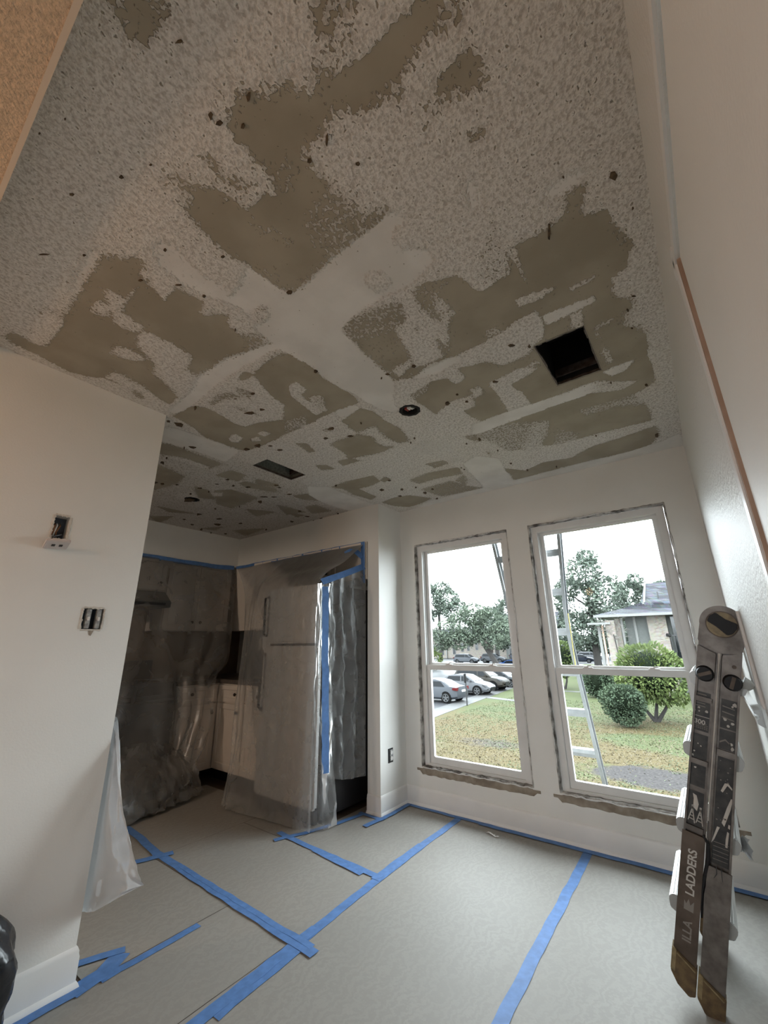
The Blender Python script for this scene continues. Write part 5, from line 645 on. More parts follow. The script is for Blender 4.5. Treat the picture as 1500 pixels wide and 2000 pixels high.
# ------------------------------------------------------------------ black bag at the left edge
bg_ = MB(); n = 26
def bagf(u, v):
    a = 2*PI*u; zz = 0.40*v; r = (0.155*(1-0.18*math.cos(PI*v))*(1-0.72*v**4))
    k = 1+0.10*math.sin(5*a+6*v)+0.13*fbm((math.cos(a)*1.6, math.sin(a)*1.6, v*2.4), 1.6)
    return Vector((0.150+r*0.62*k*math.cos(a), -2.665+r*k*math.sin(a)*1.0, 0.004+zz))
bg_.grid(40, 26, bagf); kk = len(bg_.v); bg_.add([(0.15, -2.665, 0.004), (0.15, -2.665, 0.404)], []); 
for i in range(40): bg_.f += [(i+1, i, kk), (26*41+i, 26*41+i+1, kk+1)]; bg_.m += [0, 0]
b_ = thing('trash_bag', 'crumpled black plastic bag against the left wall', 'bag', (0.15, -2.665, 0)); bg_.build('bag_body', M['blackbag'], b_, smooth='all', weld=True)
MB().grid(6, 5, lambda u, v: Vector((0.15+0.03*math.cos(7*u)+0.02*v, -2.69+0.06*u+0.03*v*math.sin(9*u), 0.39+0.06*v+0.015*math.sin(11*u)))).build('bag_neck', M['blackbag'], b_, smooth='all')
# ------------------------------------------------------------------ folding ladder leaning on the right wall
lad = thing('folding_ladder', 'folded scuffed aluminium step ladder leaning on the right wall', 'ladder', (1.895, -1.0, 0.0))
LT = math.atan2(0.292, 1.118); sx = Vector((math.cos(LT), 0, -math.sin(LT))); ux = Vector((math.sin(LT), 0, math.cos(LT))); OL = Vector((1.895, -1.0, 0.0))
def LP(s, u, y=0.0): return OL+sx*s+ux*u+Vector((0, y, 0))
def lbox(mb, s0, s1, y0, y1, u0, u1, mi=0, ds=0.0):
    vs = [LP(s+(ds if u == u1 else 0), u, y) for u in (u0, u1) for y in (y0, y1) for s in (s0, s1)]
    return mb.add(vs, [(0, 2, 3, 1), (4, 5, 7, 6), (0, 1, 5, 4), (2, 6, 7, 3), (0, 4, 6, 2), (1, 3, 7, 5)], mi)
def channel(s0, s1, y0, dep, u0, u1, fl=0.007, ds=0.0, web=0.004):
    """C channel: web behind, two flanges toward the viewer (-y)"""
    mb = MB(); q = [(s0, 0), (s1, 0), (s1, -dep), (s1-fl, -dep), (s1-fl, -web), (s0+fl, -web), (s0+fl, -dep), (s0, -dep)]
    n = len(q); vs = [LP(a+(ds if u == u1 else 0), u, y0+b) for u in (u0, u1) for a, b in q]
    mb.add(vs, [tuple(range(n)), tuple(range(n, 2*n))]+[(i, (i+1) % n, n+(i+1) % n, n+i) for i in range(n)]); return mb
# leaf geometry: (sign, centre at foot, centre at top)
def leaf(sg, s0, s1, utop, foot_u, dark):
    for y, near in ((0.0, True), (0.40, False)):
        d = 0.016
        rail = channel(s0, s1, y+(0 if near else 0.016), d, foot_u+0.06, utop, ds=(0.006 if sg < 0 else -0.006)).build('rail', M['alu'], lad, bevel=0.0008)
        if near:
            near_rails.append(rail)
            # outer (lower) rail section lies in front of the channel
            lo = MB(); lbox(lo, s0-0.001, s1+0.001, -0.024, -0.016, foot_u+0.07, 0.54 if dark else 0.46); lo.build('lower_rail', M['alu_dark'] if dark else M['alu'], lad, bevel=0.001)
            for uu in ((0.545, 0.78, 1.01) if sg < 0 else (0.84,)): lbox(MB(), s0+0.006, s1-0.006, -0.0165, -0.004, uu, uu+0.018).build('rail_band', M['alu'], lad)
        # foot with slanted sole
        fo = MB(); a0, a1 = s0-0.004, s1+0.004; yy0, yy1 = (-0.032, 0.010) if near else (y-0.008, y+0.034)
        q = [(a0, foot_u+0.115), (a1, foot_u+0.085), (a1, foot_u+0.004), (a1-0.018, foot_u-0.006), (a0+0.022, foot_u+0.012), (a0, foot_u+0.042)]
        fo.prism(q, lambda a, b, c: LP(a, b, c), yy0, yy1); fo.build('foot', M['foot'], lad, bevel=0.002)
        if near:
            e = MB(); e.prism([(a0-0.001, foot_u+0.118), (a0+0.012, foot_u+0.113), (a0+0.012, foot_u+0.045), (a0-0.001, foot_u+0.050)], lambda a, b, c: LP(a, b, c), yy0-0.001, yy1+0.001); e.build('foot_edge', M['footband'], lad)
            MB().tube([LP(a0+0.014, foot_u+0.105, yy0-0.001), LP(a1-0.006, foot_u+0.078, yy0-0.001)], 0.0025, 5).build('foot_edge', M['footband'], lad)
    for i, uu in enumerate((0.27, 0.54, 0.82, 1.09)):
        off = 0.012+0.010*(3-i)/3; c = (s0-0.004 if sg < 0 else s1+0.004); sA, sB = (c-off, c+0.035) if sg < 0 else (c-0.035, c+off)
        o_ = sA if sg < 0 else sB; i_ = sB if sg < 0 else sA; mid_ = lerp(o_, i_, 0.12)
        y1_ = 0.41+0.03*(3-i)/3; y0_ = 0.018
        q = [(i_, uu-0.030), (lerp(i_, o_, .5), uu-0.030), (mid_, uu-0.022), (o_, uu+0.000), (o_, uu+0.014), (lerp(i_, o_, .8), uu+0.024), (i_, uu+0.030)]
        rn = MB().prism(q, lambda a, b, cc: LP(a, b, cc), y0_, y1_).build('rung', M['rung'], lad, bevel=0.002)
        for k in range(5):
            t_ = 0.15+0.16*k; p = lambda yv: LP(lerp(i_, o_, t_), uu+0.031-0.006*t_, yv); MB().tube([p(y0_+0.005), p(y1_-0.005)], 0.0016, 4).build('tread_rib', M['rungcap'], rn)
near_rails = []
SL = (-0.072, -0.006); SR = (0.006, 0.074)
leaf(-1, SL[0], SL[1], 1.235, 0.035, True); 
leaf(1, SR[0], SR[1], 1.225, 0.0, False)
# hinge discs on the near and the far side
for y in (-0.034, 0.418):
    hg = MB(); n = 30; c0 = (0.0015, 1.318); R = 0.070
    arc = [(c0[0]+R*math.cos(a), c0[1]+R*math.sin(a)) for a in [PI*(-0.06)+PI*1.12*k/n for k in range(n+1)]]
    q = arc+[(-0.069, 1.245), (-0.062, 1.225), (-0.006, 1.205), (0.006, 1.205), (0.066, 1.218), (0.072, 1.245)]
    hn = hg.prism(q, lambda a, b, c: LP(a, b, c), y, y+0.012).build('hinge_plate', M['alu'], lad, bevel=0.0015)
    if y < 0:
        MB().disc(LP(c0[0], c0[1]-0.002, y-0.001), (0, -1, 0), 0.051, 0.003, 30).build('hinge_ring', M['alu_dark'], hn)
        MB().disc(LP(c0[0], c0[1]-0.002, y-0.004), (0, -1, 0), 0.047, 0.002, 30).build('hinge_recess', M['tan'], hn)
        b1 = MB().prism([(-0.046, 0.002), (-0.040, 0.024), (-0.022, 0.040), (0.010, 0.020), (0.046, 0.010), (0.046, -0.010), (0.034, -0.032), (0.018, -0.040), (-0.016, -0.014)], lambda a, b, c: LP(c0[0]+a, c0[1]+b, c), y-0.012, y-0.005).build('hinge_lock', M['knobblk'], hn, bevel=0.002)
        for sgn in (-1, 1):
            pl = [(sgn*0.010, 1.200), (sgn*0.068, 1.222), (sgn*0.068, 1.10), (sgn*0.010, 1.10)]; pl = pl if sgn > 0 else pl[::-1]
            MB().prism(pl, lambda a, b, c: LP(a, b, c), -0.030, -0.017).build('hinge_leg', M['alu'], lad, bevel=0.0015)
        for a, b in ((-0.052, 1.252), (0.056, 1.256)): pass
# lock knobs on the near side and the flared ends of the knobs on the wall side
for i, (s, u) in enumerate(((-0.040, 1.118), (0.044, 1.108))):
    kn = MB().tube([LP(s, u, -0.018), LP(s, u, -0.030), LP(s, u, -0.034), LP(s, u, -0.050)], [0.030, 0.030, 0.027, 0.024], 18).build('lock_knob', M['knobblk'], lad, smooth=True)
    MB().box(-0.006, 0.006, -0.054, -0.046, -0.022, 0.022, M=Matrix.Translation(LP(s, u, 0)) @ Matrix.Rotation(0.4 if i else 1.3, 4, 'Y')).build('knob_grip', M['alu_dark'], kn, bevel=0.001)
MB().disc(LP(0.046, 1.166, -0.030), (0, -1, 0), 0.007, 0.002, 12).build('rivet', M['alu_dark'], lad)
MB().tube([LP(0.076, 1.112, 0.03), LP(0.100, 1.108, 0.03), LP(0.108, 1.106, 0.03)], [0.026, 0.018, 0.008], 10).build('knob_stem', M['rungcap'], lad, smooth=True)
MB().tube([LP(0.002, 1.205, -0.020), LP(0.001, 1.17, -0.018), LP(0.000, 0.6, -0.012)], [0.007, 0.0035, 0.002], 6).build('paint_drip', M['speck'], lad, smooth=True)
# decals: black label fields with worn print
def decal(s0, s1, u0, u1, nm='decal', mt='decal', y=-0.0052): return lbox(MB(), s0, s1, y, y+0.001, u0, u1).build(nm, M[mt], lad)
dl = [decal(SL[0]+0.008, SL[1]-0.010, 0.955, 1.045), decal(SL[0]+0.008, SL[1]-0.010, 0.900, 0.952), decal(SL[0]+0.008, SL[1]-0.010, 0.70, 0.888), decal(SL[0]+0.008, SL[1]-0.010, 0.555, 0.682),
      decal(SR[0]+0.010, SR[1]-0.009, 0.935, 1.040), decal(SR[0]+0.010, SR[1]-0.009, 0.860, 0.930), decal(SR[0]+0.010, SR[1]-0.009, 0.468, 0.832)]
def blot(pts, parent, mt='ink', y=-0.0058, nm='print'):
    return MB().prism(pts, lambda a, b, c: LP(a, b, c), y-0.0003, y+0.0004).build(nm, M[mt], parent)
def lettering(txt, s, u, size, parent, mt, rot, y=-0.0062, bold=0.0):
    cu = bpy.data.curves.new('lettering', 'FONT'); cu.body = txt; cu.size = size; cu.extrude = 0.0002; cu.offset = bold
    ob = bpy.data.objects.new('lettering', cu); COL.objects.link(ob); bpy.context.view_layer.update()
    me = bpy.data.meshes.new_from_object(ob.evaluated_get(bpy.context.evaluated_depsgraph_get())); bpy.data.objects.remove(ob)
    ca, sa = math.cos(rot), math.sin(rot); mi = wmat(parent).inverted()
    for v in me.vertices:
        a, b = v.co.x*ca-v.co.y*sa, v.co.x*sa+v.co.y*ca; v.co = mi @ LP(s+a, u+b, y-v.co.z)
    me.materials.clear(); me.materials.append(M[mt]); o = bpy.data.objects.new('lettering', me); COL.objects.link(o); o.parent = parent; return o
lettering('300', SL[0]+0.010, 0.926, 0.023, dl[1], 'ink', -0.02, bold=0.0006); lettering('lb', SL[0]+0.044, 0.926, 0.008, dl[1], 'ink_dim', -0.02)
blot([(SL[0]+0.008, 0.9525), (SL[1]-0.010, 0.9525), (SL[1]-0.010, 0.9545), (SL[0]+0.008, 0.9545)], dl[1])
for k in range(3): # rows of print too small to read
    for j in range(7): blot([(SL[0]+0.011+0.0062*j, 0.921-0.006*k), (SL[0]+0.0155+0.0062*j, 0.921-0.006*k), (SL[0]+0.0155+0.0062*j, 0.9235-0.006*k), (SL[0]+0.011+0.0062*j, 0.9235-0.006*k)], dl[1], 'ink_dim')
rr = random.Random(3)
def splat(parent, s, u, r, mt='speck'):
    n = 7; return blot([(s+r*math.cos(2*PI*k/n)*rr.uniform(.6, 1.2), u+r*math.sin(2*PI*k/n)*rr.uniform(.6, 1.3)) for k in range(n)], parent, mt, nm='paint_spot')
for s, u, r in ((-0.062, .972, .004), (-0.050, .984, .004), (-0.026, .975, .005), (-0.048, .972, .003)): splat(dl[0], s, u, r, 'ink')
for k in range(5): blot([(SL[0]+0.012, 1.034-0.011*k), (SL[0]+0.012+0.034*rr.uniform(.6, 1), 1.034-0.011*k), (SL[0]+0.042, 1.0375-0.011*k), (SL[0]+0.012, 1.0375-0.011*k)], dl[0], 'ink_dim')
for s, u, r in ((0.056, 1.026, .007), (0.050, 1.018, .004), (0.030, .968, .006), (0.052, .958, .006), (0.040, .946, .005)): splat(dl[4], s, u, r, 'ink')
for k in range(3): blot([(0.020, 1.012-0.02*k), (0.056, 1.008-0.02*k), (0.056, 1.011-0.02*k), (0.020, 1.016-0.02*k)], dl[4], 'ink_dim')
for s, u, r in ((0.052, .885, .006), (0.056, .870, .007)): splat(dl[5], s, u, r, 'ink')
blot([(0.018, .880), (0.034, .892), (0.050, .880), (0.050, .885), (0.034, .898), (0.018, .886)], dl[5], 'ink_dim')
for s, u, r in ((-0.045, .853, .0025), (-0.036, .846, .003), (-0.055, .822, .003), (-0.058, .806, .004), (-0.048, .765, .004)): splat(dl[2], s, u, r)
# two little climbing figures with ladders
for a, mtn in ((-0.060, 'ink'), (-0.036, 'ink')):
    blot([(a, .575), (a+0.003, .575), (a+0.016, .630), (a+0.013, .632)], dl[3], mtn); blot([(a+0.020, .570), (a+0.023, .571), (a+0.012, .632), (a+0.009, .630)], dl[3], mtn)
    for k in range(4): blot([(a+0.004+0.0025*k, .582+0.011*k), (a+0.020-0.002*k, .580+0.011*k), (a+0.020-0.002*k, .583+0.011*k), (a+0.004+0.0025*k, .585+0.011*k)], dl[3], mtn)
blot([(-0.046, .625), (-0.034, .615), (-0.030, .640), (-0.038, .668), (-0.050, .672), (-0.046, .655)], dl[3], 'speck', nm='paint_spot')
for pts in ([(0.046, .60), (0.060, .66), (0.066, .70), (0.060, .70), (0.050, .665), (0.038, .61)], [(0.020, .545), (0.030, .58), (0.034, .592), (0.026, .592), (0.012, .53)], [(0.052, .535), (0.058, .535), (0.060, .585), (0.055, .588), (0.052, .56)], [(0.056, .60), (0.062, .598), (0.062, .612), (0.057, .612)], [(0.030, .715), (0.040, .745), (0.050, .748), (0.062, .735), (0.062, .729), (0.048, .740), (0.036, .712)]):
    blot(pts, dl[6], 'speck', nm='paint_spot')
for k in range(14): splat(dl[6], rr.uniform(0.018, 0.062), rr.uniform(0.60, 0.82), rr.uniform(.001, .003), 'ink_dim')
for k in range(10): blot([(0.018, .475+0.007*k), (0.062, .478+0.007*k), (0.062, .4795+0.007*k), (0.018, .4765+0.007*k)], dl[6], 'ink_dim') if k % 2 else None
low = [o for o in lad.children if o.name.startswith('lower_rail')]
lettering('ILLA', -0.026, 0.185, 0.036, low[0], 'ink_dim', PI/2, -0.0245, 0.0008); lettering('LADDERS', -0.026, 0.335, 0.036, low[0], 'ink', PI/2, -0.0245, 0.0008)
blot([(-0.052, .285), (-0.024, .285), (-0.024, .320), (-0.034, .304), (-0.040, .322), (-0.046, .304), (-0.052, .314)], low[0], 'ink_dim', -0.0245, 'emblem')
for s in (0.030, 0.044): MB().tube([LP(s, 0.468, -0.0245), LP(s+0.003, 0.445, -0.0245), LP(s+(0.006 if s > 0.04 else -0.004), 0.428, -0.0245)], [0.002, 0.0018, 0.0008], 4).build('paint_run', M['decal'], low[1])
# strap tying the two leaves
MB().tube([LP(-0.012, 0.55, -0.024), LP(0.004, 0.53, -0.030), LP(0.008, 0.48, -0.020), LP(-0.004, 0.36, -0.018), LP(0.000, 0.28, -0.012)], [0.004, 0.006, 0.007, 0.006, 0.003], 6).build('strap', M['knobblk'], lad, smooth=True)
tw = MB()
for k in range(5):
    a = rr.uniform(0, 1); p = LP(0.085, 0.545, 0.10); tw.grid(4, 4, lambda u, v, a=a: p+Vector((0.035*u+0.008*math.sin(9*v+a*6), 0.05*v-0.02+0.02*a, -0.02+0.05*(u*v)-0.03*u+0.01*math.sin(8*u+a*5))))
tw.build('film_scrap', M['film2'], lad, smooth='all', kind='stuff')
# ------------------------------------------------------------------ outdoors (ground lies one storey below)
G = -2.65
def brickmat(name, c1, c2, mortar, scale, bw=0.5, rh=0.25, rough=0.85, plane='XZ', msize=0.02, var=0.3):
    m = bpy.data.materials.new(name); m.use_nodes = True; t = m.node_tree; N = t.nodes; K = t.links; b = N['Principled BSDF']
    g = N.new('ShaderNodeNewGeometry'); s = N.new('ShaderNodeSeparateXYZ'); cb = N.new('ShaderNodeCombineXYZ'); K.new(g.outputs['Position'], s.inputs[0])
    a = N.new('ShaderNodeMath'); a.operation = 'ADD'; K.new(s.outputs[0], a.inputs[0]); K.new(s.outputs[1], a.inputs[1]); K.new(a.outputs[0], cb.inputs[0]); K.new(s.outputs[2], cb.inputs[1])
    br = N.new('ShaderNodeTexBrick'); br.inputs['Scale'].default_value = scale; br.inputs['Color1'].default_value = (*c1, 1); br.inputs['Color2'].default_value = (*c2, 1); br.inputs['Mortar'].default_value = (*mortar, 1)
    br.inputs['Brick Width'].default_value = bw; br.inputs['Row Height'].default_value = rh; br.inputs['Mortar Size'].default_value = msize; K.new(cb.outputs[0], br.inputs['Vector'])
    n = N.new('ShaderNodeTexNoise'); n.inputs['Scale'].default_value = 5; n.inputs['Detail'].default_value = 5; K.new(cb.outputs[0], n.inputs['Vector'])
    mx = N.new('ShaderNodeMix'); mx.data_type = 'RGBA'; mx.blend_type = 'OVERLAY'; mx.inputs[0].default_value = var; K.new(br.outputs[0], mx.inputs[6]); K.new(n.outputs['Color'], mx.inputs[7]); K.new(mx.outputs[2], b.inputs['Base Color']); b.inputs['Roughness'].default_value = rough
    return m
M['brick'] = brickmat('pale_brick', (0.1600, 0.1440, 0.1240), (0.1080, 0.0880, 0.0720), (0.1680, 0.1600, 0.1480), 4.2, 0.9, 0.32)
M['shingle'] = brickmat('wet_shingles', (0.036, 0.038, 0.046), (0.012, 0.0125, 0.015), (0.013, 0.013, 0.015), 1.7, 1.0, 0.42, 0.75, msize=0.03, var=0.7)
M['shingle'].node_tree.nodes['Principled BSDF'].inputs['Specular IOR Level'].default_value = 0.12
M['siding'] = brickmat('grey_siding', (0.0526, 0.0571, 0.0526), (0.0480, 0.0526, 0.0494), (0.0342, 0.0366, 0.0342), 3.2, 40.0, 0.55, 0.7, msize=0.02, var=0.05)
M['fascia'] = mat('pale_fascia', (0.1069, 0.1069, 0.1028), 0.6); M['winglass'] = mat('dark_window_glass', (0.0091, 0.0110, 0.0128), 0.1); M['railing'] = mat('black_railing', (0.0046, 0.0046, 0.0055), 0.4)
M['asphalt'] = mat('wet_asphalt', (0.016, 0.017, 0.019), 0.45, spec=0.25, color2=(0.026, 0.027, 0.029), vscale=0.35); M['concrete'] = mat('wet_concrete', (0.046, 0.046, 0.046), 0.6, spec=0.2, color2=(0.034, 0.034, 0.034), vscale=0.8)
M['leaf_a'] = mat('oak_leaves', (0.084, 0.102, 0.074), 0.8, spec=0.1, color2=(0.050, 0.064, 0.048), vscale=1.2); M['leaf_b'] = mat('far_leaves', (0.086, 0.104, 0.082), 0.8, spec=0.1, color2=(0.053, 0.066, 0.054), vscale=0.7)  # leaves paled and greyed so their colour carries the haze
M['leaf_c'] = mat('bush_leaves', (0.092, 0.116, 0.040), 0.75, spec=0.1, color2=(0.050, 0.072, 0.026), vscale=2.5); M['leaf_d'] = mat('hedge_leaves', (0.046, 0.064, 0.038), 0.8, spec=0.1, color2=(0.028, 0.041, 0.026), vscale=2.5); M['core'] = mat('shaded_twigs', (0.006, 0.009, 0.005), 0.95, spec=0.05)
M['bark'] = mat('wet_bark', (0.0182, 0.0155, 0.0137), 0.9, var=0.4, vscale=6); M['twig'] = mat('pale_twigs', (0.1006, 0.0914, 0.0822), 0.8)
M['tyre'] = mat('tyre_rubber', (0.004, 0.004, 0.004), 0.8, spec=0.05); M['rim'] = mat('alloy_rim', (0.045, 0.046, 0.048), 0.5, spec=0.1); M['redlens'] = mat('red_lens', (0.05, 0.004, 0.004), 0.3, spec=0.1); M['headlens'] = mat('clear_lens', (0.03, 0.031, 0.033), 0.3, spec=0.15); M['carglass'] = mat('car_glass', (0.006, 0.007, 0.008), 0.15, spec=0.08)
for nm, c in (('silver', (0.034, 0.037, 0.042)), ('white', (0.058, 0.060, 0.064)), ('taupe', (0.020, 0.018, 0.015)), ('steel', (0.024, 0.026, 0.029)), ('navy', (0.006, 0.008, 0.013)), ('black', (0.004, 0.004, 0.005)), ('blue', (0.006, 0.020, 0.065))): M['car_'+nm] = mat('car_paint_'+nm, c, 0.35, spec=0.12)
def lawn_mat():
    m = mat('patchy_lawn', (0.1, 0.1, 0.05), 0.95, spec=0.1, bump=0.6, bscale=9, bdist=0.05); t = m.node_tree; N = t.nodes; K = t.links; b = N['Principled BSDF']
    g = N.new('ShaderNodeNewGeometry'); s = N.new('ShaderNodeSeparateXYZ'); K.new(g.outputs['Position'], s.inputs[0])
    def mth(op, a, c):
        n = N.new('ShaderNodeMath'); n.operation = op
        for i, x in enumerate((a, c)):
            if isinstance(x, (int, float)): n.inputs[i].default_value = x
            else: K.new(x, n.inputs[i])
        return n.outputs[0]
    def noise(sc, det):
        n = N.new('ShaderNodeTexNoise'); n.inputs['Scale'].default_value = sc; n.inputs['Detail'].default_value = det; K.new(g.outputs['Position'], n.inputs['Vector']); return n.outputs['Fac']
    def ell(cx, cy_, rx, ry):
        dx = mth('DIVIDE', mth('SUBTRACT', s.outputs[0], cx), rx); dy = mth('DIVIDE', mth('SUBTRACT', s.outputs[1], cy_), ry); return mth('SQRT', mth('ADD', mth('MULTIPLY', dx, dx), mth('MULTIPLY', dy, dy)), 0)
    def smooth(x, a, c, o0, o1):
        n = N.new('ShaderNodeMapRange'); n.interpolation_type = 'SMOOTHSTEP'; K.new(x, n.inputs[0])
        for i, v in enumerate((a, c, o0, o1)): n.inputs[i+1].default_value = v
        return n.outputs[0]
    def mix(f, a, c):
        n = N.new('ShaderNodeMix'); n.data_type = 'RGBA'; K.new(f, n.inputs[0])
        for i, x in ((6, a), (7, c)):
            if isinstance(x, tuple): n.inputs[i].default_value = (*x, 1)
            else: K.new(x, n.inputs[i])
        return n.outputs[2]
    n1 = noise(0.45, 7); n2 = noise(2.6, 6); n3 = smooth(noise(14, 6), 0.34, 0.66, 0, 1)
    gr = mth('ADD', mth('MULTIPLY', n1, 0.6), mth('MULTIPLY', n2, 0.5))
    far = smooth(s.outputs[1], 20, 27, 0, 0.35); near_green = smooth(ell(0.2, 17.6, 3.0, 1.9), 0.5, 1.2, 0.34, 0.0); gl = smooth(ell(-6.8, 21.5, 5, 2.5), 0.5, 1.2, 0.24, 0); gl2 = smooth(ell(-1.6, 12.4, 0.9, 1.6), 0.5, 1.2, 0.18, 0)
    gr = mth('ADD', mth('ADD', gr, far), mth('ADD', mth('ADD', near_green, gl), gl2)); f = smooth(gr, 0.50, 0.86, 0, 1)
    green = mix(n3, (0.0282, 0.0350, 0.0148), (0.0470, 0.0538, 0.0242)); tan = mix(n3, (0.036, 0.027, 0.0115), (0.060, 0.048, 0.0235))
    c = mix(f, tan, green)
    d = smooth(mth('ADD', ell(0.25, 12.6, 2.0, 1.25), mth('MULTIPLY', mth('SUBTRACT', n2, 0.5), 0.9)), 0.72, 1.05, 1, 0)
    d2 = smooth(mth('ADD', ell(-5.6, 14.0, 1.5, 0.9), mth('MULTIPLY', mth('SUBTRACT', n2, 0.5), 1.6)), 0.4, 1.05, 0.7, 0)
    c = mix(mth('MAXIMUM', d, d2), c, mix(n3, (0.018, 0.016, 0.016), (0.034, 0.031, 0.030))); K.new(c, b.inputs['Base Color']); return m
def flat(name, pts, z, mt, th=0.3): return MB().prism(pts, XY, z-th, z).build(name, M[mt], kind='structure', recenter=False)
M['lawn'] = lawn_mat()
flat('parking_lot', [(-170, 12), (-9.0, 12), (-9.0, 37.5), (-12, 75), (60, 75), (60, 190), (-170, 190)], G-0.04, 'asphalt')
flat('lawn', [(-9.2, 0.6), (30, 0.6), (30, 76.0), (-15.5, 76.0), (-12.4, 37.0), (-10.55, 19.0), (-9.9, 14.0)], G, 'lawn')
flat('sidewalk', [(-11.2, 12.0), (-9.7, 12.0), (-9.9, 14.0), (-10.55, 19.0), (-12.4, 37.0), (-13.6, 37.0), (-11.75, 19.0)], G+0.015, 'concrete')
flat('sidewalk', [(-11.4, 26.6), (-8.5, 25.9), (-8.2, 33.4), (-4.8, 33.4), (-4.8, 34.0), (-8.9, 34.0), (-9.1, 26.7), (-11.4, 27.4)], G+0.015, 'concrete')
flat('ground', [(-170, -60), (60, -60), (60, 0.5), (30, 0.6), (-9.2, 0.6), (-9.9, 12), (-170, 12)], G-0.05, 'lawn')
# ---- leaves
def leaves(name, pts, size, mt, parent, flatn=0.0, kind='stuff', seed=1):
    rg_ = np.random.RandomState(seed); n = len(pts); pts = np.asarray(pts)
    a = rg_.normal(size=(n, 3)); a[:, 2] *= (1-flatn); a /= np.linalg.norm(a, axis=1)[:, None]; b = rg_.normal(size=(n, 3)); b -= a*(a*b).sum(1)[:, None]; b /= np.linalg.norm(b, axis=1)[:, None]
    s = size*rg_.uniform(0.6, 1.35, (n, 1)); A, B_ = a*s, b*s*0.55
    v = np.stack([pts-A, pts-0.1*A+B_, pts+A, pts+0.1*A-B_], 1).reshape(-1, 3)
    mi = np.array(wmat(parent).inverted()); v = v @ mi[:3, :3].T+mi[:3, 3]
    me = bpy.data.meshes.new(name); me.vertices.add(len(v)); me.vertices.foreach_set('co', v.astype(np.float32).ravel()); me.loops.add(4*n); me.loops.foreach_set('vertex_index', np.arange(4*n, dtype=np.int32)); me.polygons.add(n); me.polygons.foreach_set('loop_start', np.arange(0, 4*n, 4, dtype=np.int32)); me.update(calc_edges=True)
    me.materials.append(M[mt]); o = bpy.data.objects.new(name, me); COL.objects.link(o); o.parent = parent; o['kind'] = kind; return o
def cloud(blobs, n, seed, shell=0.55):
    rg_ = np.random.RandomState(seed); vol = np.array([b[3]*b[4]*b[5] for b in blobs])**0.75; out = []
    for b, k in zip(blobs, (n*vol/vol.sum()).astype(int)):
        d = rg_.normal(size=(k, 3)); d /= np.linalg.norm(d, axis=1)[:, None]; r = rg_.uniform(shell, 1.0, (k, 1))**0.6*(1+0.12*np.sin(7*d[:, :1]+b[0])*np.cos(6*d[:, 1:2])); out.append(np.array(b[:3])+d*r*np.array(b[3:6]))
    return np.concatenate(out)
def tree(label, base, blobs, trunk, rad, n, size, mt, seed, group, branches=True, cat='tree', name='tree'):
    t = thing(name, label, cat, base, 0, group); tr = MB(); tr.tube(trunk, [rad*(1-0.5*i/(len(trunk)-1)) for i in range(len(trunk))], 9)
    top = Vector(trunk[-1]); rr_ = random.Random(seed)
    if branches:
        for b in blobs:
            c = Vector(b[:3]); mid = (top+c)/2+Vector((rr_.uniform(-.4, .4), 0, rr_.uniform(-.3, .5))); tr.tube([top-Vector((0, 0, 0.2)), mid, c], [rad*0.42, rad*0.25, rad*0.08], 6)
    tr.build('trunk', M['bark'], t, smooth=True); leaves('foliage', cloud(blobs, n, seed), size, mt, t, seed=seed); return t
def bush(label, base, blobs, n, size, mt, seed, stems=(), core=0.80):
    t = thing('bush', label, 'bush', base, 0, 'bushes on the lawn'); st = MB()
    for p in stems: st.tube(p, [0.10, 0.07, 0.05][:len(p)], 7)
    if stems: st.build('stem', M['bark'], t, smooth=True)
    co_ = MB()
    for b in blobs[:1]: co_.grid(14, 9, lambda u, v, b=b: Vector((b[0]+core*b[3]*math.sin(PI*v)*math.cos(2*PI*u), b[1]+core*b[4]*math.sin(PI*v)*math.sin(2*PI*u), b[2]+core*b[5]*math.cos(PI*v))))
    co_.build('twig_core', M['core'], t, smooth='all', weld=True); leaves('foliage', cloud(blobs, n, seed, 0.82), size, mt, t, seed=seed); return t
M['grass_g'] = mat('green_grass', (0.038, 0.048, 0.018), 0.8, color2=(0.030, 0.038, 0.014), vscale=1.5); M['grass_t'] = mat('dry_grass', (0.064, 0.051, 0.025), 0.8, color2=(0.046, 0.035, 0.016), vscale=1.5)
